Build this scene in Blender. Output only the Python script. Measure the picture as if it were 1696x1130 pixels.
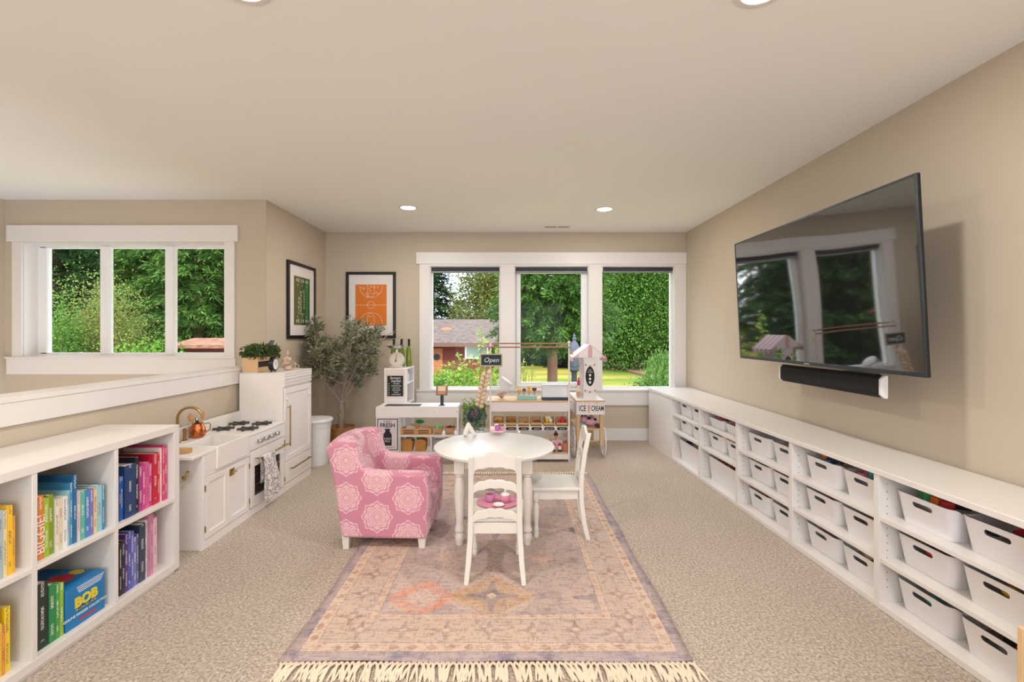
import bpy, bmesh, math, random
import numpy as np
from math import pi, sin, cos, radians
from mathutils import Vector, Matrix
random.seed(7)
for _o in list(bpy.data.objects): bpy.data.objects.remove(_o)
SC = bpy.context.scene; COL = SC.collection
# ---------------------------------------------------------------- camera, light, exposure
F = 780.0; EYE = 1.426; VX = 842.0; VY = 552.0
cam_d = bpy.data.cameras.new('camera'); cam = bpy.data.objects.new('camera', cam_d); COL.objects.link(cam)
cam.location = (0, 0, EYE); cam.rotation_euler = (pi/2, 0, 0)
cam_d.sensor_width = 36; cam_d.sensor_fit = 'HORIZONTAL'; cam_d.lens = F/1696*36
cam_d.shift_x = (848-VX)/1696; cam_d.shift_y = (VY-565)/1696
cam_d.clip_start = .05; cam_d.clip_end = 400
SC.camera = cam
SC.view_settings.view_transform = 'Standard'; SC.view_settings.look = 'None'
SC.view_settings.gamma = 1; SC.view_settings.use_curve_mapping = False
SC.view_settings.exposure = -0.02
YW = 6.27; XL = -2.436; XR = 2.363; CEIL = 2.768; YS = 4.737; XS = -5.065; YR = -3.2
GZ = -2.4
def pt(x, y, Y): return Vector(((x-VX)*Y/F, Y, EYE-(y-VY)*Y/F))

W = bpy.data.worlds.new('sky'); SC.world = W; W.use_nodes = True
nt = W.node_tree; nt.nodes.clear()
wo = nt.nodes.new('ShaderNodeOutputWorld'); bg = nt.nodes.new('ShaderNodeBackground')
tc = nt.nodes.new('ShaderNodeTexCoord'); nz = nt.nodes.new('ShaderNodeTexNoise'); rp = nt.nodes.new('ShaderNodeValToRGB')
nz.inputs['Scale'].default_value = 3.0; nz.inputs['Detail'].default_value = 6
rp.color_ramp.elements[0].position = .35; rp.color_ramp.elements[0].color = (.62, .76, 1.0, 1)
rp.color_ramp.elements[1].position = .6; rp.color_ramp.elements[1].color = (.95, .97, 1.0, 1)
nt.links.new(tc.outputs['Generated'], nz.inputs['Vector']); nt.links.new(nz.outputs['Fac'], rp.inputs['Fac'])
nt.links.new(rp.outputs['Color'], bg.inputs['Color']); bg.inputs['Strength'].default_value = 5.8
nt.links.new(bg.outputs['Background'], wo.inputs['Surface'])
sd = bpy.data.lights.new('sun', 'SUN'); sd.energy = 5.6; sd.angle = radians(3); sd.color = (1, .95, .86)
sun = bpy.data.objects.new('sun', sd); COL.objects.link(sun)
sun.rotation_euler = (radians(38), radians(-14), 0)      # high, from behind the house
def area(name, loc, size, power, color, rot=(0, 0, 0), shape='DISK', sy=None, spread=pi):
    d = bpy.data.lights.new(name, 'AREA'); d.shape = shape; d.size = size
    if sy: d.size_y = sy
    d.energy = power; d.color = color; d.spread = spread
    o = bpy.data.objects.new(name, d); COL.objects.link(o); o.location = loc; o.rotation_euler = rot
    return o
LAMPS = [(-1.07, 5.03), (1.04, 5.09), (-1.03, 1.818), (.99, 1.835), (-1.07, -1.3), (1.02, -1.3)]  # last pair is unseen, added behind the camera as fill light
WARM = (1.0, .95, .89)
for lx, ly in LAMPS:
    area('downlight_lamp', (lx, ly, CEIL-.012), .13, 25 if ly < 4 else 17, WARM)
area('stair_lamp', (-3.9, .6, CEIL-.02), .3, 44, (1, .74, .50))
# sky portals in the window openings guide the daylight into the room
def portal(loc, sx, sy, rx):
    o = area('window_portal', loc, sx, 1, (1, 1, 1), (rx, 0, 0), 'RECTANGLE', sy); o.data.cycles.is_portal = True
portal((.58, YW+.18, 1.5), 3.3, 1.7, radians(-90)); portal((-3.86, YS+.21, 1.77), 2.1, 1.2, radians(-90)); portal((0, YR-.16, 1.4), 3.8, 2.2, radians(90))  # last portal serves the added rear fill window

# ---------------------------------------------------------------- node DSL
class V:
    def __init__(s, t, k): s.t = t; s.k = k
    def _m(s, op, *a):
        n = s.t.nodes.new('ShaderNodeMath'); n.operation = op
        for i, v in enumerate((s,)+a):
            if isinstance(v, V): s.t.links.new(v.k, n.inputs[i])
            else: n.inputs[i].default_value = v
        return V(s.t, n.outputs[0])
    def __add__(s, o): return s._m('ADD', o)
    __radd__ = __add__
    def __sub__(s, o): return s._m('SUBTRACT', o)
    def __rsub__(s, o): return (s*-1)+o
    def __mul__(s, o): return s._m('MULTIPLY', o)
    __rmul__ = __mul__
    def __truediv__(s, o): return s._m('DIVIDE', o)
    def __lt__(s, o): return s._m('LESS_THAN', o)
    def __gt__(s, o): return s._m('GREATER_THAN', o)
    def abs(s): return s._m('ABSOLUTE')
    def floor(s): return s._m('FLOOR')
    def mod(s, o): return s._m('FLOORED_MODULO', o)
    def min(s, o): return s._m('MINIMUM', o)
    def max(s, o): return s._m('MAXIMUM', o)
    def sqrt(s): return s._m('SQRT')
    def sin(s): return s._m('SINE')
    def cos(s): return s._m('COSINE')
    def atan2(s, o): return s._m('ARCTAN2', o)
    def band(s, a, b): return (s > a)*(s < b)
def S(c):
    return tuple(((v/12.92) if v <= .04045 else ((v+.055)/1.055)**2.4) for v in (x/255 for x in c))
def mixc(t, f, a, b):
    n = t.nodes.new('ShaderNodeMix'); n.data_type = 'RGBA'
    for sock, v in ((n.inputs[0], f), (n.inputs[6], a), (n.inputs[7], b)):
        if isinstance(v, V): t.links.new(v.k, sock)
        elif hasattr(v, 'is_linked'): t.links.new(v, sock)
        elif isinstance(v, (tuple, list)): sock.default_value = tuple(v)+(1,)
        else: sock.default_value = v
    return n.outputs[2]
def noise(t, vec, scale, detail=3, rough=.5):
    n = t.nodes.new('ShaderNodeTexNoise'); n.inputs['Scale'].default_value = scale
    n.inputs['Detail'].default_value = detail; n.inputs['Roughness'].default_value = rough
    if vec is not None: t.links.new(vec, n.inputs['Vector'])
    return V(t, n.outputs['Fac'])
def coords(t, kind='Object'):
    n = t.nodes.new('ShaderNodeTexCoord'); sp = t.nodes.new('ShaderNodeSeparateXYZ')
    t.links.new(n.outputs[kind], sp.inputs[0])
    return n.outputs[kind], V(t, sp.outputs[0]), V(t, sp.outputs[1]), V(t, sp.outputs[2])
def stretch(t, vec, s):
    n = t.nodes.new('ShaderNodeMapping'); n.inputs['Scale'].default_value = s
    t.links.new(vec, n.inputs['Vector']); return n.outputs[0]
def bump(t, b, h, strength, dist):
    n = t.nodes.new('ShaderNodeBump'); n.inputs['Strength'].default_value = strength
    n.inputs['Distance'].default_value = dist
    t.links.new(h.k, n.inputs['Height']); t.links.new(n.outputs[0], b.inputs['Normal'])
def newmat(name):
    m = bpy.data.materials.new(name); m.use_nodes = True
    return m, m.node_tree, m.node_tree.nodes['Principled BSDF']
_mc = {}
def mat(name, rgb, rough=.5, metal=0., var=.06, scale=8., bmp=0., spec=.5, coat=0., sheen=0., stretchv=None, trans=0., sub=0.):
    """procedural principled: colour (sRGB 0-255) gently varied by noise"""
    if name in _mc: return _mc[name]
    m, t, b = newmat(name); c = S(rgb)
    vec, x, y, z = coords(t)
    if stretchv: vec = stretch(t, vec, stretchv)
    n = noise(t, vec, scale, 4)
    t.links.new(mixc(t, n, tuple(v*(1-var) for v in c), tuple(min(1, v*(1+var)) for v in c)), b.inputs['Base Color'])
    b.inputs['Roughness'].default_value = rough; b.inputs['Metallic'].default_value = metal
    b.inputs['Specular IOR Level'].default_value = spec; b.inputs['Coat Weight'].default_value = coat
    b.inputs['Sheen Weight'].default_value = sheen; b.inputs['Transmission Weight'].default_value = trans
    if bmp: bump(t, b, n, bmp, .004)
    _mc[name] = m; return m
# ---------------------------------------------------------------- mesh builder
class MB:
    def __init__(s): s.v = []; s.f = []
    def add(s, vs, fs):
        o = len(s.v); s.v += [tuple(v) for v in vs]; s.f += [tuple(i+o for i in f) for f in fs]; return s
    def box(s, x0, x1, y0, y1, z0, z1):
        if x0 > x1: x0, x1 = x1, x0
        if y0 > y1: y0, y1 = y1, y0
        if z0 > z1: z0, z1 = z1, z0
        return s.add([(x0,y0,z0),(x1,y0,z0),(x1,y1,z0),(x0,y1,z0),(x0,y0,z1),(x1,y0,z1),(x1,y1,z1),(x0,y1,z1)],
                     [(0,3,2,1),(4,5,6,7),(0,1,5,4),(1,2,6,5),(2,3,7,6),(3,0,4,7)])
    def tube(s, pts, r, seg=10, cap=True, flat=1.0):
        P = [Vector(p) for p in pts]; n = len(P)
        R = r if isinstance(r, (list, tuple)) else [r]*n
        vs = []; up = None
        for i in range(n):
            d = (P[min(i+1, n-1)]-P[max(i-1, 0)]).normalized()
            if up is None: up = Vector((0,0,1)) if abs(d.z) < .9 else Vector((0,1,0))
            a = d.cross(up)
            if a.length < 1e-4: a = d.cross(Vector((1,0,0)))
            a.normalize(); b = a.cross(d).normalized(); up = b
            for k in range(seg):
                t = 2*pi*k/seg; vs.append(P[i]+a*(R[i]*cos(t))+b*(R[i]*flat*sin(t)))
        fs = [(i*seg+k, i*seg+(k+1)%seg, (i+1)*seg+(k+1)%seg, (i+1)*seg+k) for i in range(n-1) for k in range(seg)]
        if cap: fs += [tuple(range(seg))[::-1], tuple((n-1)*seg+k for k in range(seg))]
        return s.add(vs, fs)
    def lathe(s, prof, c=(0,0,0), seg=24, axis='z', sx=1., sy=1., cap=True):
        vs = []; n = len(prof)
        for r, h in prof:
            for k in range(seg):
                t = 2*pi*k/seg; a, b = r*cos(t)*sx, r*sin(t)*sy
                p = (a, b, h) if axis == 'z' else ((h, a, b) if axis == 'x' else (a, h, b))
                vs.append((p[0]+c[0], p[1]+c[1], p[2]+c[2]))
        fs = [(i*seg+k, i*seg+(k+1)%seg, (i+1)*seg+(k+1)%seg, (i+1)*seg+k) for i in range(n-1) for k in range(seg)]
        if cap: fs += [tuple(range(seg))[::-1], tuple((n-1)*seg+k for k in range(seg))]
        return s.add(vs, fs)
    def prism(s, poly, a, b, axis='y'):
        """poly in the two other axes, extruded a..b along axis"""
        n = len(poly)
        def P(u, w, h): return {'y': (u, h, w), 'x': (h, u, w), 'z': (u, w, h)}[axis]
        vs = [P(u, w, a) for u, w in poly]+[P(u, w, b) for u, w in poly]
        fs = [tuple(range(n)), tuple(range(n, 2*n))[::-1]]+[(i, i+n, (i+1) % n+n, (i+1) % n) for i in range(n)]
        return s.add(vs, fs)
    def ball(s, c, r, seg=14, rings=9):
        rx, ry, rz = r if isinstance(r, (tuple, list)) else (r, r, r)
        vs = [(c[0], c[1], c[2]-rz)]
        for i in range(1, rings):
            ph = -pi/2+pi*i/rings
            vs += [(c[0]+rx*cos(ph)*cos(2*pi*k/seg), c[1]+ry*cos(ph)*sin(2*pi*k/seg), c[2]+rz*sin(ph)) for k in range(seg)]
        vs.append((c[0], c[1], c[2]+rz)); top = len(vs)-1
        fs = [(0, 1+(k+1) % seg, 1+k) for k in range(seg)]
        for i in range(rings-2):
            fs += [(1+i*seg+k, 1+i*seg+(k+1) % seg, 1+(i+1)*seg+(k+1) % seg, 1+(i+1)*seg+k) for k in range(seg)]
        fs += [(top, 1+(rings-2)*seg+k, 1+(rings-2)*seg+(k+1) % seg) for k in range(seg)]
        return s.add(vs, fs)
    def build(s, name, m, parent=None, bevel=0, smooth=True, w=False, sub=0, uvbox=False, seg=2, solid=0, rot=None):
        me = bpy.data.meshes.new(name)
        vs = s.v
        if w and parent is not None:
            L = parent.location; vs = [(v[0]-L.x, v[1]-L.y, v[2]-L.z) for v in vs]
        me.from_pydata(vs, [], s.f); me.update()
        bm = bmesh.new(); bm.from_mesh(me); bmesh.ops.recalc_face_normals(bm, faces=bm.faces)
        if uvbox:
            uv = bm.loops.layers.uv.new('UVMap')
            for f in bm.faces:
                n = f.normal; a = [abs(n.x), abs(n.y), abs(n.z)]; k = a.index(max(a))
                for l in f.loops:
                    co = l.vert.co; l[uv].uv = ((co.y, co.z), (co.x, co.z), (co.x, co.y))[k]
        bm.to_mesh(me); bm.free()
        for mm in (m if isinstance(m, (list, tuple)) else [m]): me.materials.append(mm)
        o = bpy.data.objects.new(name, me); COL.objects.link(o)
        if parent is not None: o.parent = parent
        if smooth:
            me.polygons.foreach_set('use_smooth', [True]*len(me.polygons))
            try: me.set_sharp_from_angle(angle=radians(35))
            except Exception: pass
        if solid:
            md = o.modifiers.new('solid', 'SOLIDIFY'); md.thickness = solid; md.offset = -1
        if bevel:
            md = o.modifiers.new('bevel', 'BEVEL'); md.width = bevel; md.segments = seg; md.limit_method = 'ANGLE'
            md.angle_limit = radians(40); md.harden_normals = False
        if sub:
            md = o.modifiers.new('sub', 'SUBSURF'); md.levels = sub; md.render_levels = sub
        return o
def thing(name, label, cat, loc=(0,0,0), rz=0, group=None):
    o = bpy.data.objects.new(name, None); COL.objects.link(o); o.empty_display_size = .1
    o.location = loc; o.rotation_euler = (0, 0, rz); o['label'] = label; o['category'] = cat
    if group: o['group'] = group
    return o
def tag(o, label, cat, group=None, kind=None):
    o['label'] = label; o['category'] = cat
    if group: o['group'] = group
    if kind: o['kind'] = kind
    return o
def struct(mb, name, m, **k):
    o = mb.build(name, m, **k); o['kind'] = 'structure'; return o
def copy_tree(r, loc=None, rz=None, label=None, group=None, scale=None):
    c = r.copy(); COL.objects.link(c)
    if loc is not None: c.location = loc
    if rz is not None: c.rotation_euler = (0, 0, rz)
    if scale is not None: c.scale = scale
    if label: c['label'] = label
    if group: c['group'] = group
    for ch in list(r.children):
        d = ch.copy(); COL.objects.link(d); d.parent = c
        for g in list(ch.children):
            e = g.copy(); COL.objects.link(e); e.parent = d
    return c
def text(s, size, m, name='lettering', parent=None, loc=(0,0,0), rot=(pi/2,0,0), ext=.0006, align='CENTER', shear=0, sx=1., bold=0.):
    cu = bpy.data.curves.new('t', 'FONT'); cu.body = s; cu.size = size; cu.extrude = ext; cu.align_x = align
    cu.align_y = 'CENTER'; cu.shear = shear; cu.space_line = .9; cu.offset = bold
    cu.resolution_u = 3
    o = bpy.data.objects.new('t', cu); COL.objects.link(o)
    dg = bpy.context.evaluated_depsgraph_get(); me = bpy.data.meshes.new_from_object(o.evaluated_get(dg))
    bpy.data.objects.remove(o)
    mw = Matrix.Translation(loc) @ (Matrix.Rotation(rot[2], 4, 'Z') @ Matrix.Rotation(rot[1], 4, 'Y') @ Matrix.Rotation(rot[0], 4, 'X')) @ Matrix.Scale(sx, 4, (1,0,0))
    me.transform(mw); me.materials.clear(); me.materials.append(m)
    q = bpy.data.objects.new(name, me); COL.objects.link(q); q.parent = parent
    return q
# ---------------------------------------------------------------- common materials
WHITE = mat('white_paint', (226, 222, 218), .38, var=.015, scale=5)
TRIM = mat('trim_paint', (232, 228, 224), .4, var=.01, scale=3)
LAM = mat('white_laminate', (228, 223, 218), .3, var=.012, scale=5)
BRASS = mat('brushed_brass', (176, 146, 98), .28, 1.0, var=.08, scale=40)
BLACK = mat('black_plastic', (18, 18, 20), .35, var=.1)
WOODP = mat('pale_wood', (214, 178, 134), .5, var=.13, scale=14, stretchv=(1, 1, .12))
WOODM = mat('honey_wood', (196, 148, 96), .5, var=.16, scale=16, stretchv=(.15, 1, 1))
PLAST = mat('white_plastic', (235, 233, 234), .42, var=.01)
CHALK = mat('chalkboard', (22, 26, 28), .7, var=.3, scale=20)
CHALKW = mat('chalk_white', (238, 238, 234), .8, var=.03)
INK = mat('black_ink', (28, 26, 30), .6, var=.1)
CHROME = mat('chrome', (205, 205, 208), .18, 1.0, var=.04)
PINK = mat('toy_pink', (222, 152, 176), .4, var=.08)
DARKG = mat('dark_grey_fabric', (62, 66, 74), .8, var=.1)
def colmat(rgb, rough=.5): return mat('paint_%02x%02x%02x' % tuple(int(c) for c in rgb), rgb, rough, var=.07, scale=12)
# ================================================================ room shell
def wall_mat(name, rgb):
    m, t, b = newmat(name); vec, x, y, z = coords(t)
    n = noise(t, vec, 1.2, 2); c = S(rgb)
    t.links.new(mixc(t, n, tuple(v*.97 for v in c), tuple(v*1.03 for v in c)), b.inputs['Base Color'])
    b.inputs['Roughness'].default_value = .75
    bump(t, b, noise(t, vec, 130, 3), .12, .002); return m
WALL = wall_mat('beige_wall_paint', (199, 186, 166)); CEILM = wall_mat('ceiling_paint', (246, 245, 243))
def carpet():
    m, t, b = newmat('beige_carpet'); vec, x, y, z = coords(t)
    n1 = noise(t, vec, 75, 3, .7); n2 = noise(t, vec, 1.6, 3); n3 = noise(t, vec, 48, 2, .6)
    v = t.nodes.new('ShaderNodeTexVoronoi'); v.inputs['Scale'].default_value = 85
    wn = t.nodes.new('ShaderNodeVectorMath'); wn.operation = 'SCALE'; wn.inputs['Scale'].default_value = 1.
    t.links.new(vec, wn.inputs[0]); t.links.new(wn.outputs[0], v.inputs['Vector'])
    vd = V(t, v.outputs['Distance'])
    a = mixc(t, n2, S((220, 203, 184)), S((238, 225, 210)))
    f = ((n1-.5)*3.4+.55)._m('MAXIMUM', 0.).min(1.)
    bb = mixc(t, f, S((166, 142, 120)), a)
    t.links.new(mixc(t, (n3 > .62)*.35, bb, S((146, 120, 98))), b.inputs['Base Color'])
    b.inputs['Roughness'].default_value = .95; b.inputs['Specular IOR Level'].default_value = .1
    b.inputs['Sheen Weight'].default_value = .25
    bump(t, b, n1*1.0+n3*.8-vd*.6, 1.0, .016); return m
CARPET = carpet()
fl = struct(MB().box(XL-.14, XR+.2, YR, YW+.2, -.25, 0), 'floor', CARPET)
struct(MB().box(XS-.2, XL-.14, YR, YS+.2, -1.8, -1.6), 'floor_stairwell', CARPET)
struct(MB().box(XS-.2, XR+.2, YR-.2, YW+.2, CEIL, CEIL+.25), 'ceiling', CEILM)
# back wall with its opening
sB = YW/F
WX = [(-1.045, -.105), (.080, 1.069), (1.246, 2.211)]     # three lights
WZ0, WZ1 = .678, 2.318
b = MB()
b.box(XL-.2, WX[0][0], YW, YW+.2, -.25, CEIL); b.box(WX[0][0], XR+.2, YW, YW+.2, WZ1, CEIL); b.box(WX[0][0], XR+.2, YW, YW+.2, -.25, WZ0)
b.box(WX[2][1], XR+.2, YW, YW+.2, WZ0, WZ1); b.box(WX[0][1], WX[1][0], YW, YW+.2, WZ0, WZ1); b.box(WX[1][1], WX[2][0], YW, YW+.2, WZ0, WZ1)
struct(b, 'wall_back', WALL)
struct(MB().box(XR, XR+.2, YR, YW, -.25, CEIL), 'wall_right', WALL)
struct(MB().box(XL-.2, XL, YS, YW, -.25, CEIL), 'wall_left', WALL)
# stairwell wall with window 1
SX0, SX1, SZ0, SZ1 = -4.877, -2.848, 1.189, 2.343
b = MB(); b.box(XS-.2, SX0, YS, YS+.2, -1.6, CEIL); b.box(SX1, XL-.2, YS, YS+.2, -1.6, CEIL)
b.box(XL-.2, XL, YS-.001, YS+.002, 0, CEIL)
b.box(SX0, SX1, YS, YS+.2, SZ1, CEIL); b.box(SX0, SX1, YS, YS+.2, -1.6, SZ0)
struct(b, 'wall_stairwell', WALL)
struct(MB().box(XS-.2, XS, YR, YS, -1.6, CEIL), 'wall_far_left', WALL)
b = MB(); b.box(XS-.2, -1.9, YR-.2, YR, -1.6, CEIL); b.box(1.9, XR+.2, YR-.2, YR, -.25, CEIL); b.box(-1.9, 1.9, YR-.2, YR, 2.5, CEIL); b.box(-1.9, 1.9, YR-.2, YR, -.25, .3)
struct(b, 'wall_rear', WALL)
# half wall
struct(MB().box(XL-.13, XL, YR, YS-.002, -.25, 1.09), 'wall_half', WALL)
cap = struct(MB().box(XL-.155, XL+.022, YR, YS-.004, 1.088, 1.115), 'trim_1', TRIM, bevel=.003)
struct(MB().box(XL+.001, XL+.018, YR, YS-.004, .975, 1.088), 'trim_2', TRIM, bevel=.002)
# baseboards
struct(MB().box(XL, XR, YW-.016, YW-.0005, 0, .159), 'baseboard_back', TRIM, bevel=.003)
struct(MB().box(XL+.0005, XL+.016, 4.0, YW-.02, 0, .159), 'baseboard_left', TRIM, bevel=.003)
struct(MB().box(XR-.016, XR-.0005, YR, YW-.02, 0, .159), 'baseboard_right', TRIM, bevel=.003)

def glass_mat():
    m, t, b = newmat('window_glass'); t.nodes.remove(b)
    out = t.nodes['Material Output']; tr = t.nodes.new('ShaderNodeBsdfTransparent'); gl = t.nodes.new('ShaderNodeBsdfGlossy')
    gl.inputs['Roughness'].default_value = .01; fr = t.nodes.new('ShaderNodeFresnel'); fr.inputs['IOR'].default_value = 1.12
    mx = t.nodes.new('ShaderNodeMixShader'); t.links.new(fr.outputs[0], mx.inputs[0])
    t.links.new(tr.outputs[0], mx.inputs[1]); t.links.new(gl.outputs[0], mx.inputs[2]); t.links.new(mx.outputs[0], out.inputs['Surface'])
    return m
GLASS = glass_mat()
VINYL = mat('white_vinyl', (240, 240, 240), .35, var=.01)
def frame(b, x0, x1, z0, z1, y0, y1, w):
    b.box(x0, x1, y0, y1, z1-w, z1); b.box(x0, x1, y0, y1, z0, z0+w); b.box(x0, x0+w, y0, y1, z0+w, z1-w); b.box(x1-w, x1, y0, y1, z0+w, z1-w)
# window 2: three lights in the back wall
w2 = bpy.data.objects.new('window_2', None); COL.objects.link(w2); w2['kind'] = 'structure'
for i, (x0, x1) in enumerate(WX):
    b = MB(); fw = (.022, .028, .022)[i]
    frame(b, x0, x1, WZ0, WZ1, YW+.09, YW+.15, fw)
    if i == 1: frame(b, x0+.03, x1-.03, WZ0+.03, WZ1-.03, YW+.07, YW+.13, .055)
    if i == 1: b.box(.50, .66, YW+.055, YW+.07, WZ0+.045, WZ0+.065)
    fo = b.build('window_frame', VINYL, w2, bevel=.003)
    MB().box(x0+.02, x1-.02, YW+.105, YW+.109, WZ0+.02, WZ1-.02).build('pane', GLASS, w2)
# casing
b = MB(); hx0, hx1 = (690-VX)*sB, XR-.001
b.box(hx0, hx1, YW-.03, YW-.0005, 2.342, 2.499)
b.box((695-VX)*sB, WX[0][0], YW-.02, YW-.0005, WZ0, 2.342); b.box(WX[2][1], XR-.002, YW-.02, YW-.0005, WZ0, 2.342)
b.box(WX[0][1], WX[1][0], YW-.02, YW-.0005, WZ0, 2.318); b.box(WX[1][1], WX[2][0], YW-.02, YW-.0005, WZ0, 2.318)
b.box(WX[0][0], WX[2][1], YW-.02, YW-.0005, 2.318, 2.342)
b.box(hx0, hx1, YW-.02, YW-.0005, .468, .655); b.box(hx0, hx1, YW-.035, YW-.0005, .655, .678)
struct(b, 'trim_3', TRIM, bevel=.002)
BLIND = mat('charcoal_blind', (52, 56, 62), .6, var=.06)
for i, (x0, x1) in enumerate(WX):
    t_ = thing('roller_blind', 'dark rolled-up blind at the top of the %s back window' % ('left', 'middle', 'right')[i], 'blind', ((x0+x1)/2, YW+.04, 2.25), 0, 'roller blinds rolled up in the back windows')
    hw = (x1-x0)/2-.006
    b = MB(); b.lathe([(.026, -hw+.01), (.026, hw-.01)], (0, 0, .032), 16, 'x'); b.build('fabric_roll', BLIND, t_)
    MB().box(-hw, hw, -.03, .03, .057, .065).build('cassette', VINYL, t_, bevel=.002)
    MB().box(-hw, -hw+.008, -.03, .03, 0, .057).build('bracket', VINYL, t_); MB().box(hw-.008, hw, -.03, .03, 0, .057).build('bracket', VINYL, t_)
    MB().box(-hw+.014, hw-.014, -.012, .0, -.018, .008).build('hem_bar', mat('grey_bar', (130, 134, 138), .4), t_, bevel=.003)
# window 1 in the stairwell wall
w1 = bpy.data.objects.new('window_1', None); COL.objects.link(w1); w1['kind'] = 'structure'
b = MB(); frame(b, SX0, SX1, SZ0, SZ1, YS+.14, YS+.2, .035); b.box(SX0+.03, SX0+.095, YS+.14, YS+.2, SZ0+.02, SZ1-.02)
ms = [(-4.212, -4.131), (-3.542, -3.460)]
for x0, x1 in ms: b.box(x0, x1, YS+.12, YS+.19, SZ0+.02, SZ1-.02)
b.build('window_frame', VINYL, w1, bevel=.003)
for x0, x1 in ((SX0+.05, ms[0][0]), (ms[0][1], ms[1][0]), (ms[1][1], SX1-.05)):
    MB().box(x0, x1, YS+.16, YS+.164, SZ0+.05, SZ1-.05).build('pane', GLASS, w1)
b = MB()   # white painted reveal
b.box(SX0, SX0+.006, YS, YS+.14, SZ0, SZ1); b.box(SX1-.006, SX1, YS, YS+.14, SZ0, SZ1); b.box(SX0, SX1, YS, YS+.14, SZ0, SZ0+.006); b.box(SX0, SX1, YS, YS+.14, SZ1-.006, SZ1)
struct(b, 'trim_4', TRIM)
b = MB()
b.box(-5.02, -2.709, YS-.03, YS-.0005, SZ1, 2.507); b.box(-4.975, SX0, YS-.02, YS-.0005, SZ0, SZ1); b.box(SX1, -2.745, YS-.02, YS-.0005, SZ0, SZ1)
b.box(-5.03, -2.735, YS-.02, YS-.0005, 1.013, SZ0-.018); b.box(-5.03, -2.735, YS-.04, YS-.0005, SZ0-.018, SZ0)
struct(b, 'trim_5', TRIM, bevel=.002)
b = MB()
for x0, x1 in WX:
    b.box(x0, x0+.005, YW, YW+.09, WZ0, WZ1); b.box(x1-.005, x1, YW, YW+.09, WZ0, WZ1); b.box(x0, x1, YW, YW+.09, WZ0, WZ0+.005); b.box(x0, x1, YW, YW+.09, WZ1-.005, WZ1)
struct(b, 'trim_6', TRIM)
# unseen window added behind the camera to let in fill daylight
w3 = bpy.data.objects.new('window_fill_rear', None); COL.objects.link(w3); w3['kind'] = 'structure'
b = MB(); frame(b, -1.9, 1.9, .3, 2.5, YR-.15, YR-.05, .06); b.box(-.04, .04, YR-.15, YR-.05, .36, 2.44); b.build('window_frame', VINYL, w3)
MB().box(-1.85, 1.85, YR-.11, YR-.105, .35, 2.45).build('pane', GLASS, w3)
# ceiling lights
m, t, bb = newmat('lamp_glow'); bb.inputs['Emission Color'].default_value = (1, .93, .82, 1); bb.inputs['Emission Strength'].default_value = 6; GLOW = m
lab = ['recessed ceiling light glowing above the market stands, left one', 'recessed ceiling light glowing above the ice cream cart, right one', 'recessed ceiling light cut by the top of the photo, left', 'recessed ceiling light cut by the top of the photo, right', 'added recessed fill light behind the camera on the left', 'added recessed fill light behind the camera on the right']
for (lx, ly), l in zip(LAMPS, lab):
    t_ = thing('recessed_light', l, 'ceiling light', (lx, ly, CEIL), 0, 'recessed ceiling lights')
    MB().lathe([(.078, -.0005), (.105, -.0005), (.106, -.004), (.098, -.007), (.080, -.006), (.078, -.003), (.078, -.0005)], seg=40, cap=False).build('trim_ring', TRIM, t_)
    MB().lathe([(.079, -.0008), (.079, -.003)], seg=40).build('diffuser', GLOW, t_)
t_ = thing('air_vent', 'white slotted ceiling air vent above the back window', 'vent', (.61, 5.93, CEIL))
MB().box(-.17, .17, -.06, .06, -.006, -.0005).build('vent_plate', TRIM, t_, bevel=.003)
b = MB()
for k in range(26):
    x = -.14+k*.0112
    if abs(x) > .008: b.box(x, x+.006, -.035, .035, -.0068, -.0058)
b.build('slots', mat('vent_dark', (70, 70, 72), .6), t_)
# ================================================================ outdoors
def leaf_mat(name, c0, c1, rough=.6, tl=.25):
    m, t, b = newmat(name); vec, x, y, z = coords(t)
    g = t.nodes.new('ShaderNodeNewGeometry'); r = V(t, g.outputs['Random Per Island'])
    n = noise(t, vec, .9, 3)
    f = (r*.6+n*.8-.2).max(0.).min(1.)
    c = mixc(t, f, tuple(v*.62 for v in S(c0)), tuple(v*.62 for v in S(c1))); t.links.new(c, b.inputs['Base Color']); b.inputs['Roughness'].default_value = rough
    b.inputs['Specular IOR Level'].default_value = .25
    tr = t.nodes.new('ShaderNodeBsdfTranslucent'); t.links.new(c, tr.inputs['Color'])
    mx = t.nodes.new('ShaderNodeMixShader'); mx.inputs[0].default_value = tl
    t.links.new(b.outputs[0], mx.inputs[1]); t.links.new(tr.outputs[0], mx.inputs[2]); t.links.new(mx.outputs[0], t.nodes['Material Output'].inputs['Surface'])
    return m
BARK = mat('tree_bark', (112, 84, 64), .9, var=.35, scale=9, bmp=.6, stretchv=(1, 1, .25))
def cards(P, D, N, L, Wd):
    """leaf cards: base points, directions, side vectors, length, width -> folded quads"""
    n = len(P); side = np.cross(D, N); side /= np.linalg.norm(side, axis=1)[:, None]+1e-9
    L = L[:, None]; Wd = Wd[:, None]
    a = P; c = P+D*L; m_ = P+D*L*.45
    b = m_+side*Wd+N*Wd*.25; d = m_-side*Wd+N*Wd*.25
    v = np.stack([a, b, c, d], 1).reshape(-1, 3)
    return v
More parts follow.
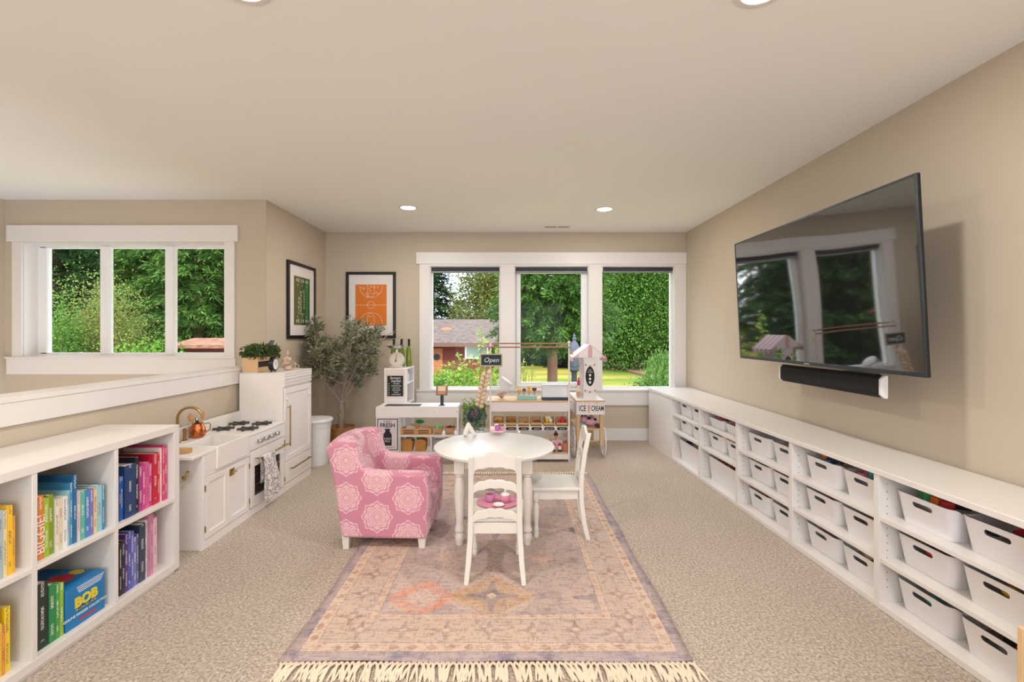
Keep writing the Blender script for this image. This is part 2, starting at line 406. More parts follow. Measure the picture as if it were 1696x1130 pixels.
def mesh_cards(name, v, m, parent):
    me = bpy.data.meshes.new(name); n = len(v)//4
    me.vertices.add(len(v)); me.vertices.foreach_set('co', v.astype(np.float32).ravel())
    me.loops.add(n*4); me.loops.foreach_set('vertex_index', np.arange(n*4, dtype=np.int32))
    me.polygons.add(n); me.polygons.foreach_set('loop_start', np.arange(0, n*4, 4, dtype=np.int32)); me.polygons.foreach_set('loop_total', np.full(n, 4, dtype=np.int32))
    me.update(calc_edges=True); me.validate(); me.materials.append(m)
    o = bpy.data.objects.new(name, me); COL.objects.link(o); o.parent = parent; return o
def unit(a): return a/(np.linalg.norm(a, axis=1)[:, None]+1e-9)
def conifer(name, label, loc, h, R, m, seed, z0=1.2, nb=15, step=.34, leaf=.2, droop=.35, group='trees in the garden', trunk=.2, per=60, fill=1.0, cat='tree'):
    rg = np.random.default_rng(seed); t_ = thing(name, label, cat, loc, 0, group)
    MB().tube([(0, 0, -.1), (.03, 0, h*.3), (0, .04, h*.65), (0, 0, h*.98)], [trunk*1.15, trunk, trunk*.6, .02], 12).build('trunk', BARK, t_)
    Ps = []; Ds = []
    z = z0
    while z < h:
        f = (z-z0)/(h-z0); Rz = R*(1-f)**.75*(1-.35*math.exp(-f*14))
        for k in range(max(5, int(nb*(1-f*.4)))):
            az = rg.uniform(0, 2*pi); L = Rz*rg.uniform(.72, 1.08); zz = z+rg.uniform(-.5, .5)*step
            d = np.array([cos(az), sin(az), 0]); sd_ = np.array([-sin(az), cos(az), 0])
            n = int(per*max(.35, L/R))
            s = rg.uniform(.06, 1, n)**.75; w = (1.05-s)*.55*L*.8*(s > 0)
            off = rg.normal(0, .42, n)*w*.9
            p = np.outer(s*L, d)+np.outer(off, sd_)
            p[:, 2] = zz+.16*L*s-droop*L*s**2-np.abs(off)*.25+rg.normal(0, .03, n)
            dd = d*.8+np.outer(np.sign(off)*rg.uniform(.2, 1, n), sd_)+np.array([0, 0, -.25])+rg.normal(0, .22, (n, 3))
            Ps.append(p); Ds.append(dd)
        z += step
    P = np.concatenate(Ps); D = unit(np.concatenate(Ds)); n = len(P)
    N = unit(np.array([0, 0, 1.])+rg.normal(0, .35, (n, 3)))
    P2 = P+rg.normal(0, .06, (n, 3)); D2 = unit(D+rg.normal(0, .45, (n, 3)))
    P = np.concatenate([P, P2]); D = np.concatenate([D, D2]); N = np.concatenate([N, N]); n *= 2
    mesh_cards('foliage', cards(P, D, N, leaf*rg.uniform(.7, 1.5, n), leaf*.12*rg.uniform(.7, 1.4, n)), m, t_)
    return t_
def broadleaf(name, label, loc, c, r, m, seed, n=16000, leaf=.1, clumps=70, group='trees in the garden', trunk=.12, cat='tree', shell=.55, up=.3, stems=1, wl=.33):
    rg = np.random.default_rng(seed); t_ = thing(name, label, cat, loc, 0, group); c = np.array(c); r = np.array(r)
    cc = unit(rg.normal(0, 1, (clumps, 3)))*rg.uniform(shell, 1, (clumps, 1))
    b = MB()
    for k in range(stems):
        q = cc[k % clumps]*r*.5+c; x0 = rg.uniform(-.3, .3)*trunk*stems
        b.tube([(x0, 0, -.05), (x0*1.3+q[0]*.25, q[1]*.25, c[2]*.5), tuple(q)], [trunk, trunk*.75, trunk*.3], 8)
    for k in range(min(clumps, 26)):
        q = cc[k]*r*.9+c; b.tube([tuple(c*np.array([1, 1, .55])), tuple(c*.4+q*.6-np.array([0, 0, r[2]*.1])), tuple(q)], [trunk*.45, trunk*.25, .012], 5)
    b.build('trunk' if stems == 1 else 'stems', BARK, t_)
    k = rg.integers(0, clumps, n); cs = rg.uniform(.16, .34, clumps)[k][:, None]
    P = (cc[k]+rg.normal(0, 1, (n, 3))*cs)*r+c
    D = unit((P-c)/r+rg.normal(0, .8, (n, 3))+np.array([0, 0, -.2])); N = unit(rg.normal(0, .5, (n, 3))+np.array([0, 0, 1]))
    mesh_cards('foliage', cards(P, D, N, leaf*rg.uniform(.7, 1.4, n), leaf*wl*rg.uniform(.7, 1.3, n)), m, t_)
    return t_
def lawn():
    m, t, b = newmat('sunlit_lawn'); vec, x, y, z = coords(t)
    n1 = noise(t, stretch(t, vec, (.35, 1, 1)), .35, 4); n2 = noise(t, vec, 6, 4, .7)
    c = mixc(t, ((n1-.38)*4).max(0.).min(1.), S((78, 104, 38)), S((150, 132, 66)))
    c = mixc(t, n2*.6, c, S((110, 108, 48))); t.links.new(c, b.inputs['Base Color']); b.inputs['Roughness'].default_value = .95
    b.inputs['Specular IOR Level'].default_value = .1
    bump(t, b, n2, .8, .05); return m
b = MB(); xs = np.linspace(-80, 80, 41); ys = np.linspace(YW+.3, 110, 41)
vs = [(x, y, GZ+.35*math.sin(x*.07+1)*min(1, max(0, (y-20)/30))+max(0, x-9)*.01*min(1, max(0, (y-20)/20))+(y-20)*.002) for y in ys for x in xs]
b.add(vs, [(j*41+i, j*41+i+1, (j+1)*41+i+1, (j+1)*41+i) for j in range(40) for i in range(40)])
struct(b, 'ground_lawn', lawn())
MULCH = mat('bark_mulch', (112, 82, 60), .95, var=.35, scale=5, bmp=.7)
C_DARK = leaf_mat('dark_spruce_needles', (28, 60, 32), (78, 120, 58)); C_MID = leaf_mat('green_spruce_needles', (44, 92, 36), (118, 158, 66))
C_LIME = leaf_mat('yellow_green_leaves', (96, 116, 46), (166, 172, 88), tl=.35); C_GRN = leaf_mat('bright_green_leaves', (58, 110, 40), (130, 176, 70), tl=.35)
C_MAPLE = leaf_mat('fresh_green_leaves', (60, 128, 36), (150, 200, 70), tl=.4); C_WEEP = leaf_mat('weeping_cedar_sprays', (58, 110, 46), (130, 172, 78))
C_VIV = leaf_mat('vivid_lime_leaves', (92, 150, 40), (186, 220, 84), rough=.5, tl=.5)
# behind the back windows
conifer('spruce_tree', 'large green spruce with a bare brown trunk centred in the middle back window', (1.95, 21, GZ), 15, 3.4, C_MID, 3, z0=3.5, nb=20, step=.26, leaf=.22, trunk=.21, per=140, droop=.42)
for i, (x, y, Y, h, R, m_, lb) in enumerate([
    (716, 0, 55, 22, 3.9, C_DARK, 'dark conifer at the left edge of the left back window, behind the house'),
    (880, 0, 52, 22, 4.6, C_DARK, 'shadowy dark conifer directly behind the middle back window spruce, left of its trunk'),
    (950, 0, 48, 22, 4.4, C_DARK, 'shadowy dark conifer behind the street lantern'),
    (838, 0, 60, 26, 4.2, C_MID, 'tall green conifer mostly behind the post between left and middle back windows'),
    (1010, 0, 56, 25, 5, C_DARK, 'dark conifer rising behind the left side of the big broadleaf tree'),
    (1150, 0, 50, 23, 5, C_DARK, 'dark conifer at the right edge of the right back window'),
    (1085, 0, 60, 27, 5.5, C_DARK, 'dark conifer behind the crown of the big broadleaf tree'),
    (760, 0, 75, 9.5, 4.8, C_DARK, 'low distant conifer behind the house roof, under the patch of sky'),
    (400, 0, 56, 22, 5.2, C_MID, 'tall conifer far to the left, seen mirrored in the television'), (180, 0, 50, 20, 5, C_DARK, 'tall dark conifer farthest to the left, seen mirrored in the television'), (560, 0, 58, 22, 5, C_DARK, 'dark conifer left of the house, seen mirrored in the television'),
    (480, 0, 46, 20, 4.4, C_MID, 'green conifer standing left of the house end, seen mirrored in the television'), (290, 0, 44, 20, 4.6, C_DARK, 'dark conifer farther left than the house, seen mirrored in the television'),
    (655, 0, 58, 21, 4.2, C_DARK, 'dark conifer hidden by the wall left of the back windows'), (1190, 0, 44, 20, 4.6, C_MID, 'green conifer hidden by the wall right of the back windows'), (1330, 0, 42, 20, 4.6, C_DARK, 'dark conifer farthest right, beyond the television wall')]):
    conifer('conifer_tree', lb, (pt(x, 0, Y).x, Y, GZ), h, R, m_, 20+i, z0=1.0, nb=16, step=.5, leaf=.42, trunk=.25, per=75)
broadleaf('broadleaf_tree', 'yellow-green leafy tree beside the patch of sky in the left back window', (pt(813, 0, 52).x, 52, GZ), (0, 0, 6.5), (3.9, 3, 5.4), C_LIME, 41, 36000, .26, 90, shell=.35)
broadleaf('broadleaf_tree', 'big dense green broadleaf tree filling the right back window', (pt(1052, 0, 44).x, 44, GZ+.45), (0, 0, 8.0), (4.4, 3.6, 6.8), C_GRN, 42, 110000, .19, 230, shell=.5, trunk=.16)
# weeping cedar
t_ = thing('weeping_cedar', 'small cedar with long hanging sprays in the lower right of the right back window', 'tree', (pt(1112, 0, 19).x, 19, GZ), 0, 'trees in the garden')
rg = np.random.default_rng(5); b = MB(); b.tube([(.9, 0, 0), (.7, 0, 1.8), (.25, 0, 2.9), (-.1, 0, 3.05)], [.09, .07, .05, .02], 8)
Ps = []; Ds = []
for k in range(75):
    a = rg.uniform(0, 1); x = .9-1.7*a+rg.normal(0, .1); y = rg.normal(0, .45); zt = 1.6+1.5*math.sqrt(max(0, 1-((x+.1)/1.15)**2)) if abs(x+.1) < 1.15 else 1.4
    zt += rg.normal(0, .12); L = rg.uniform(.5, 1.7); n = 45; s = rg.uniform(0, 1, n)
    Ps.append(np.stack([x-.25*s+rg.normal(0, .03, n), y+0*s+rg.normal(0, .03, n), zt-L*s], 1)); Ds.append(rg.normal(0, .35, (n, 3))+np.array([0, 0, -1]))
P = np.concatenate(Ps); D = unit(np.concatenate(Ds)); n = len(P); b.build('trunk', BARK, t_)
mesh_cards('foliage', cards(P, D, unit(rg.normal(0, 1, (n, 3))), rg.uniform(.1, .2, n), rg.uniform(.012, .022, n)), C_WEEP, t_)
# leafy branches close to the left window, with the plant they grow from
def shoots(name, label, loc, specs, m, seed, leaf=.07, group='shrubs outside the back windows'):
    rg = np.random.default_rng(seed); t_ = thing(name, label, 'shrub', loc, 0, group); b = MB(); Ps = []; Ds = []
    for (tip, n) in specs:
        tip = np.array(tip, float); mid = tip*np.array([.45, .5, .62])+rg.normal(0, .1, 3)
        pts = [((1-s)**2)*np.zeros(3)+2*s*(1-s)*mid+s*s*tip for s in np.linspace(0, 1, 14)]
        b.tube([tuple(p) for p in pts], list(np.linspace(.02, .004, 14)), 5)
        s = rg.uniform(.3, 1, n); i = (s*13).astype(int).clip(0, 12); pp = np.array(pts)[i]+(np.array(pts)[i+1]-np.array(pts)[i])*(s*13-i)[:, None]
        Ps.append(pp+rg.normal(0, .035, (n, 3))); Ds.append(rg.normal(0, .7, (n, 3))+np.array([0, 0, -.35]))
    b.build('stems', BARK, t_); P = np.concatenate(Ps); D = unit(np.concatenate(Ds)); n = len(P)
    mesh_cards('foliage', cards(P, D, unit(rg.normal(0, .5, (n, 3))+np.array([0, -.4, 1])), leaf*rg.uniform(.7, 1.3, n), leaf*.36*rg.uniform(.8, 1.2, n)), m, t_)
base = Vector((-.5, 8.6, GZ))
sp = []
rr = random.Random(4)
for (x, y) in [(798, 545), (806, 560), (775, 590), (760, 585), (748, 600), (735, 603), (742, 612), (770, 605), (790, 600), (812, 590), (822, 600), (760, 620), (778, 622), (800, 615), (815, 620), (790, 635), (770, 640), (750, 632), (826, 575), (805, 640), (822, 640), (745, 622)]:
    q = pt(x, y, 8.6+rr.uniform(-.3, .3))-base; sp.append((tuple(q), 90))
shoots('garden_shrub', 'bright green leafy branches right outside the left back window', tuple(base), sp, C_VIV, 9, .085)
base = Vector((.35, 8.2, GZ)); sp = []
for (x, y) in [(868, 592), (872, 600), (880, 605), (866, 610), (876, 622), (868, 630), (864, 600), (884, 612)]:
    q = pt(x, y, 8.2+rr.uniform(-.2, .2))-base; sp.append((tuple(q), 30))
shoots('garden_shrub', 'slender leafy shoots at the lower left of the middle back window', tuple(base), sp, C_VIV, 10, .06)
broadleaf('garden_shrub', 'rounded golden green shrub at the lower left of the left back window', (pt(722, 0, 13).x, 13, GZ), (0, 0, .75), (.95, .7, .62), C_LIME, 50, 9000, .07, 60, group='shrubs outside the back windows', trunk=.03, cat='shrub', stems=5)
broadleaf('garden_shrub', 'dark green shrub behind the leafy branches, before the house door', (pt(752, 0, 22).x, 22, GZ), (0, 0, 1.2), (1.5, 1, .8), C_MAPLE, 51, 9000, .11, 60, group='shrubs outside the back windows', trunk=.04, cat='shrub', stems=5)
broadleaf('garden_shrub', 'grey-green shrub under the weeping cedar by the right back window edge', (pt(1086, 0, 24).x, 24, GZ+.2), (0, 0, .9), (1.0, .8, .8), C_WEEP, 52, 6000, .09, 50, group='shrubs outside the back windows', trunk=.03, cat='shrub', stems=5)
BLUEF = leaf_mat('blue_petals', (70, 84, 160), (120, 130, 205))
broadleaf('flower_clump', 'clump of blue flowers at the right edge of the right back window', (pt(1104, 0, 17).x, 17, GZ+.45), (0, 0, .2), (.38, .3, .16), BLUEF, 53, 1500, .04, 40, group=None, trunk=.01, cat='flowers', stems=4)
b = MB(); b.ball((0, 0, .15), (.42, .3, .3)); o = b.build('garden_rock', mat('grey_rock', (150, 128, 108), .9, var=.3, scale=4, bmp=.8)); o.location = (pt(1080, 0, 33).x, 33, GZ+.45); tag(o, 'brown garden rock at the foot of the broadleaf tree in the right window', 'rock')
# mulch bed under the broadleaf tree
b = MB(); poly = [(9.6, 52), (10.6, 44), (11.0, 38), (10.8, 31.5), (13, 25), (26, 28), (28, 58), (9, 58)]
def gh(x, y): return GZ+.35*math.sin(x*.07+1)*min(1, max(0, (y-20)/30))+max(0, x-9)*.01*min(1, max(0, (y-20)/20))+(y-20)*.002
b.prism([(x, y) for x, y in poly], GZ-.1, GZ+.5, 'z'); struct(b, 'ground_mulch_bed', MULCH)
b = MB(); b.prism([(-9, 12), (-2.0, 12), (-2.4, 26), (-12, 30)], GZ+.02, GZ+.09, 'z'); struct(b, 'ground_planting_bed', MULCH)
b = MB(); b.prism([(-13, 30), (-5.2, 30), (-4.6, 36), (-13, 36)], GZ+.05, GZ+.22, 'z'); struct(b, 'ground_path', mat('concrete_path', (188, 178, 166), .9, var=.1, scale=3))
# neighbour house
def shingle(name, c0, c1):
    m, t, bb = newmat(name); vec, x, y, z = coords(t); n = noise(t, stretch(t, vec, (1.2, 3, 3)), 2.2, 6, .8)
    c = mixc(t, ((n-.36)*3.6).max(0.).min(1.), S(c0), S(c1)); t.links.new(c, bb.inputs['Base Color']); bb.inputs['Roughness'].default_value = .95; bump(t, bb, n, .9, .06); return m
SHING = shingle('weathered_shingles', (50, 41, 36), (104, 91, 84)); SHINGR = shingle('reddish_shingles', (84, 54, 40), (148, 108, 82))
def siding(name, c0, pitch):
    m, t, bb = newmat(name); vec, x, y, z = coords(t); f = (z/pitch).mod(1.)
    c = mixc(t, (f < .12), S(c0), tuple(v*.4 for v in S(c0))); t.links.new(c, bb.inputs['Base Color']); bb.inputs['Roughness'].default_value = .8; return m
REDS = siding('red_board_siding', (104, 42, 36), .2)
HX0, HX1 = -10.5, -.9; HY = 40
h = thing('neighbour_house', 'single-storey red house with a weathered shingle roof in the left back window', 'house', (-9, HY, GZ))
b = MB(); b.box(HX0, HX1-.8, HY, HY+7, GZ, GZ+2.95); b.build('wall', REDS, h, w=True)
zE = EYE-(572-VY)*(HY-.9)/F; zR = EYE+(VY-533)*(HY+3.6)/F
b = MB(); b.prism([(HY-.9, zE), (HY+3.6, zR), (HY+8.1, zE), (HY+8.1, zE+.2), (HY+3.6, zR+.22), (HY-.9, zE+.2)][::-1], HX0, HX1, 'x'); b.build('roof', SHING, h, w=True)
p0 = pt(714, 577, HY-.05); p1 = pt(733, 619, HY-.05)
f = MB().box(p0.x, p1.x, HY-.08, HY, GZ, p0.z).build('door', mat('brown_wood_door', (146, 88, 56), .6, var=.2), h, w=True, bevel=.02)
q = MB(); cx = (p0.x+p1.x)/2; q.lathe([(.28, -.03), (.28, 0)], (0, 0, 0), 20, 'y'); o = q.build('pane', mat('dark_pane', (50, 56, 60), .15), f); o.location = (cx+9, -.085, p0.z-.75-GZ)
p0 = pt(773, 572, HY); p1 = pt(806, 592, HY)
f = MB(); frame(f, p0.x-.15, p1.x+.15, p1.z-.12, p0.z+.1, HY-.1, HY, .14); f = f.build('window', VINYL, h, w=True)
MB().box(p0.x+9, p1.x+9, -.05, -.02, p1.z-GZ, p0.z-GZ).build('pane', mat('sky_lit_pane', (140, 160, 164), .1, var=.05), f)
b = MB(); b.box(HX0, HX1-.3, HY-1.0, HY-.9, zE-.12, zE+.16); b.build('gutter', mat('gutter_brown', (92, 66, 54), .5), h, w=True)
o = MB().ball((0, 0, 0), (.5, .3, .05)); o = o.build('roof_patch', mat('orange_moss', (160, 82, 52), .9, var=.2), h, w=False); q = pt(740, 551.5, HY+1.6); o.location = (q.x+9, q.y-HY+.0, zE+.2+(zR-zE)*2.5/4.5-GZ+.02); o.rotation_euler = (math.atan2(zR-zE, 4.5), 0, 0)
# red fence across the garden
f = thing('garden_fence', 'long low red board fence beyond the lawn', 'fence', (4, 60, GZ))
b = MB(); b.box(-4, 24, 60, 60.06, GZ+.5, GZ+2.55); b.build('board_panel', siding('red_fence_boards', (98, 48, 38), 5), f, w=True)
for k in range(12): MB().box(-4+k*2.5, -3.85+k*2.5, 59.9, 60.05, GZ, GZ+2.7).build('post', mat('fence_post', (118, 76, 62), .8), f, w=True)
# street lantern
LY = 14.5; lp = pt(951, 0, LY); t_ = thing('street_lantern', 'dark grey post lantern with a domed cap behind the market stand', 'lantern', (lp.x, LY, GZ))
LM = mat('lantern_metal', (34, 38, 46), .6, 0.); zt = EYE-(553-VY)*LY/F-GZ; z2 = EYE-(588-VY)*LY/F-GZ
MB().lathe([(.14, 0), (.14, .3), (.1, .36), (.085, .5), (.085, z2-.55), (.12, z2-.5), (.2, z2-.46), (.2, z2-.4), (.1, z2-.36)]).build('post', LM, t_)
MB().lathe([(.13, z2-.36), (.17, z2-.04)], cap=True).build('lamp_glass', mat('lantern_glass', (46, 52, 62), .4), t_)
MB().lathe([(.17, z2-.03), (.19, z2), (.185, z2+.1), (.16, z2+.24), (.11, z2+.36), (.055, z2+.42), (.05, z2+.46), (.07, z2+.49), (.035, z2+.54), (.045, z2+.58), (.01, z2+.66)]).build('dome_cap', mat('lantern_cap', (50, 55, 66), .7), t_)
# outside the stairwell window
C_W = [(-19.2, 20, 14, 3.2, C_DARK, 'dark spruce at the left edge of the stairwell window'), (-16.4, 20.5, 15, 3.2, C_DARK, 'dark spruce behind the pale deciduous tree, stairwell window'),
       (-13.9, 19, 15, 2.9, C_MID, 'layered green spruce in the middle pane of the stairwell window'), (-11.6, 17.6, 14, 2.7, C_MID, 'layered green spruce filling the right pane of the stairwell window'),
       (-23, 27, 18, 3.8, C_DARK, 'second-row dark spruce behind the left pane of the stairwell window'), (-19.5, 28, 18, 4, C_DARK, 'second-row dark spruce behind the middle pane of the stairwell window'),
       (-15.2, 27, 17, 3.8, C_MID, 'second-row green spruce behind the right pane of the stairwell window'), (-27.5, 28, 17, 3.6, C_DARK, 'second-row dark spruce at the far left of the stairwell window'), (-9.0, 20, 15, 3, C_DARK, 'dark spruce hidden behind the right casing of the stairwell window')]
for i, (x, y, h_, R, m_, lb) in enumerate(C_W): conifer('spruce_tree', lb, (x, y, GZ), h_, R, m_, 60+i, z0=.8, nb=17, step=.32, leaf=.22, trunk=.18, per=115, droop=.4, group='trees outside the stairwell window')
q = pt(172, 0, 13); broadleaf('deciduous_tree', 'pale yellow-green deciduous tree in the left and middle stairwell panes', (q.x, 13, GZ), (0, 0, 2.9), (1.15, 1.0, 2.1), C_LIME, 77, 34000, .055, 150, group='trees outside the stairwell window', trunk=.07, shell=.25)
q = pt(100, 0, 12); broadleaf('deciduous_tree', 'small pale leafy tree at the left edge of the stairwell window', (q.x, 12, GZ), (0, 0, 2.7), (.6, .6, 1.6), C_GRN, 78, 14000, .055, 80, group='trees outside the stairwell window', trunk=.05, shell=.25)
q = pt(250, 0, 12); broadleaf('garden_shrub', 'bright green bush at the bottom of the middle stairwell pane', (q.x, 12, GZ), (0, 0, 2.3), (1.0, .6, 1.05), C_MAPLE, 79, 12000, .075, 70, group=None, trunk=.03, cat='shrub', stems=5, shell=.3)
SY = 15; p0 = pt(306, 577, SY); h = thing('garden_shed', 'small red shed with a brown shingle roof in the stairwell window corner', 'shed', (p0.x+2, SY, GZ))
MB().box(p0.x, p0.x+1.4, SY, SY+1.2, GZ, p0.z).build('wall', REDS, h, w=True)
a0 = pt(298, 572, SY-.4).z; a1 = pt(300, 560, SY+.6).z-.1
b = MB(); b.add([(p0.x-.3, SY-.4, a0-.1), (p0.x+1.6, SY-.4, a0-.1), (p0.x+1.6, SY+.6, a1), (p0.x-.1, SY+.6, a1), (p0.x-.3, SY+1.6, a0-.1), (p0.x+1.6, SY+1.6, a0-.1),
  (p0.x-.3, SY-.4, a0), (p0.x+1.6, SY-.4, a0), (p0.x+1.6, SY+.6, a1+.1), (p0.x-.1, SY+.6, a1+.1), (p0.x-.3, SY+1.6, a0), (p0.x+1.6, SY+1.6, a0)],
  [(6, 7, 8, 9), (9, 8, 11, 10), (6, 9, 10), (0, 1, 7, 6), (0, 4, 10, 6), (1, 2, 3, 0), (2, 5, 4, 3), (4, 5, 11, 10), (1, 2, 8, 7), (2, 5, 11, 8)]); b.build('roof', SHINGR, h, w=True, smooth=False)
# lawn near the stairwell side is the same ground mesh
# ================================================================ rug
RX0, RX1, RY0, RY1 = -.98, .80, 2.025, 4.70
def rug_mat():
    m, t, b = newmat('faded_woven_rug'); vec, x, y, z = coords(t)
    W2, H2 = (RX1-RX0)/2, (RY1-RY0)/2
    ax = x.abs(); ay = y.abs(); e = ((ax*-1)+W2).min((ay*-1)+H2)
    wl = noise(t, stretch(t, vec, (9, 130, 1)), 1, 3, .6); wl2 = noise(t, stretch(t, vec, (150, 22, 1)), 1, 2, .6); fine = (wl*.65+wl2*.35)
    f1 = noise(t, vec, 2.2, 4); f2 = noise(t, vec, 9, 4, .65); f3 = noise(t, vec, 38, 3, .7)
    cream = S((216, 190, 168)); tan = S((198, 164, 142)); grey = S((138, 128, 138)); rose = S((206, 150, 134)); och = S((190, 146, 96)); slate = S((122, 116, 130)); lil = S((182, 164, 172))
    # mirrored pattern coordinates
    wob = (f3-.5)*.02
    def diamond(cx, cy, rx, ry):
        return ((x-cx).abs()/rx+(y-cy).abs()/ry)+wob*4
    base = mixc(t, ((f1-.35)*3).max(0.).min(1.), tan, lil)
    # field: lattice of diamonds
    px = ((x+.3).mod(.6)-.3).abs(); py = ((y+.43).mod(.86)-.43).abs(); dd = px/.3+py/.43+wob*5
    field = mixc(t, (dd < .78)*.75, S((176, 156, 152)), mixc(t, f1, S((212, 172, 152)), S((196, 178, 178))))
    field = mixc(t, (dd < .52)*.55, field, mixc(t, f2, lil, cream))
    qx = (x+.3).floor; ang = (py.atan2(px)*1.0)
    star = ((px*1.0)*(py*1.0) < .0022)*((px+py) < .17)
    field = mixc(t, star*.8, field, slate)
    field = mixc(t, ((px+py) < .03)*.8, field, cream)
    # cross / leaf motifs between the diamonds
    sx_ = (px-.3).abs(); sy_ = (py-.43).abs(); cr = ((sx_*sy_) < .0009)*((sx_+sy_) < .12)
    field = mixc(t, cr*.75, field, mixc(t, f2, cream, rose))
    d1 = diamond(-.37, -.86, .2, .19); field = mixc(t, (d1 < 1.)*.7, field, mixc(t, (d1 < .5)*1., S((222, 140, 108)), S((214, 178, 166))))
    d2 = diamond(.0, -.84, .24, .2); field = mixc(t, (d2 < 1.)*.75, field, och)
    s2 = (((x.abs())*((y+.84).abs())) < .0016)*((x.abs()+(y+.84).abs()) < .15); field = mixc(t, s2*.8, field, slate); field = mixc(t, ((x.abs()+(y+.84).abs()) < .03), field, cream)
    # dark irregular flecks at the edge of the field
    field = mixc(t, ((e < .36)*((f2-.42)*4).max(0.).min(1.))*.7, field, slate)
    # border: rosettes on tan
    def rep(v, p): return ((v+p/2).mod(p)-p/2)
    def motif(u, v, p):
        uu = rep(u, p).abs(); vv = v.abs(); return ((uu*vv+wob*.004) < .00042)*((uu+vv) < .075), ((uu+vv) < .02), ((uu-vv).abs() < .008)*((uu+vv) < .1)
    onx = (((ax*-1)+W2) < ((ay*-1)+H2))     # on the long sides
    u = onx*y+((onx*-1)+1)*x; vb = e-.205
    m1, m2, m3 = motif(u, vb, .205)
    bord = mixc(t, ((f1-.3)*2.4).max(0.).min(1.), S((202, 174, 152)), S((188, 166, 158)))
    bord = mixc(t, m1*.8, bord, S((150, 122, 116))); bord = mixc(t, m3*.35, bord, cream); bord = mixc(t, m2*.8, bord, cream)
    nar = rep(u, .085).abs()+(e-.083).abs()*1.1
    narrow = mixc(t, (nar < .026)*.8, S((214, 186, 164)), mixc(t, f2, S((150, 118, 122)), S((206, 156, 106))))
    nar2 = rep(u, .07).abs()+(e-.315).abs()
    narrow2 = mixc(t, (nar2 < .018)*.5, S((214, 184, 160)), S((178, 138, 120)))
    col = mixc(t, (e < .33), field, narrow2)
    col = mixc(t, (e < .29), col, bord)
    col = mixc(t, (e < .112), col, narrow)
    col = mixc(t, (e < .055), col, mixc(t, f2, S((128, 120, 136)), S((170, 156, 160))))
    lines = e.band(.052, .056)+e.band(.112, .116)+e.band(.288, .292)+e.band(.329, .334)
    col = mixc(t, lines*.75, col, slate)
    # fading and weave
    col = mixc(t, ((f2-.34)*2.8).max(0.).min(.42), col, S((212, 190, 174)))
    col = mixc(t, ((fine-.52)*6).max(0.).min(.42), col, S((104, 92, 102)))
    col = mixc(t, ((f3-.55)*5).max(0.).min(.4), col, S((132, 108, 104)))
    t.links.new(col, b.inputs['Base Color']); b.inputs['Roughness'].default_value = .9; b.inputs['Specular IOR Level'].default_value = .15
    bump(t, b, wl*1.+wl2*1., .25, .003); return m
rc = ((RX0+RX1)/2, (RY0+RY1)/2)
rug = thing('area_rug', 'faded pink, tan and grey patterned rug with cream fringes under the play table', 'rug', (rc[0], rc[1], 0))
W2, H2 = (RX1-RX0)/2, (RY1-RY0)/2
nx, ny = 40, 60; vs = []; rr = random.Random(2)
b = MB()
for j in range(ny+1):
    for i in range(nx+1):
        u, v = i/nx*2-1, j/ny*2-1
        vs.append((u*W2+.006*math.sin(v*9+1)*(abs(u) > .99), v*H2+.006*math.sin(u*7)*(abs(v) > .99), .011+.0012*math.sin(u*11+v*5)))
b.add(vs, [(j*(nx+1)+i, j*(nx+1)+i+1, (j+1)*(nx+1)+i+1, (j+1)*(nx+1)+i) for j in range(ny) for i in range(nx)])
b.build('woven_field', rug_mat(), rug, solid=.009)
FR = mat('cream_yarn', (230, 212, 188), .9, var=.12, scale=60, bmp=.3)
def tassel(seed, side):
    r = random.Random(seed); b = MB(); kx = 0
    for s_ in (-1, 1):
        b.tube([(s_*.011, 0, .008), (s_*.006, -.012*side, .011), (kx, -.026*side, .012)], .0058, 6)
    b.ball((kx, -.03*side, .012), (.0085, .0085, .0075), 8, 6)
    for k in range(5):
        a = r.uniform(-.5, .5); L = r.uniform(.06, .085)
        b.tube([(kx, -.032*side, .012), (kx+a*.02, -(.034+L*.4)*side, .011+r.uniform(0, .004)), (kx+a*.05+r.uniform(-.006, .006), -(.032+L)*side, .005)], [.0062, .0058, .004], 5)
    return b
protos = [tassel(k, 1) for k in range(6)]; pm = []
for i in range(74):
    x = -W2+.012+i*(2*W2-.024)/73
    k = i % 6
    if i < 6: o = protos[k].build('tassel', FR, rug); pm.append(o.data)
    else: o = bpy.data.objects.new('tassel', pm[rr.randrange(6)]); COL.objects.link(o); o.parent = rug
    o.location = (x, -H2+.001, 0); o.rotation_euler = (0, 0, rr.uniform(-.25, .25)+(x/W2)*.12)
b = MB()
for i in range(74):
    q = tassel(i+40, -1); x = -W2+.012+i*(2*W2-.024)/73; b.add([(v[0]+x, v[1]+H2, v[2]) for v in q.v], q.f)
o = b.build('far_fringe', FR, rug); o['kind'] = 'stuff'

# ================================================================ round table
TC = (-.10, 3.38); TH = .625; TR = .43
PW = mat('table_white_paint', (224, 221, 217), .33, var=.03, scale=30, stretchv=(1, .2, 1), coat=.0)
PWC = mat('chair_white_paint', (226, 221, 213), .34, var=.02, scale=6)
tb = thing('round_table', 'round white play table with turned legs at the centre of the rug', 'table', (TC[0], TC[1], .0127))
h0 = TH-.0127
MB().lathe([(0, h0-.028), (TR-.03, h0-.028), (TR-.012, h0-.026), (TR-.004, h0-.018), (TR-.006, h0-.012), (TR, h0-.008), (TR-.001, h0-.003), (TR-.008, h0), (0, h0)], seg=96, cap=False).build('tabletop', PW, tb)
LX, LY_ = .225, .243
b = MB()
for sx in (-1, 1): b.box(sx*LX-.01, sx*LX+.01, -LY_+.03, LY_-.03, h0-.10, h0-.029)
for sy in (-1, 1): b.box(-LX+.03, LX-.03, sy*LY_-.01, sy*LY_+.01, h0-.10, h0-.029)
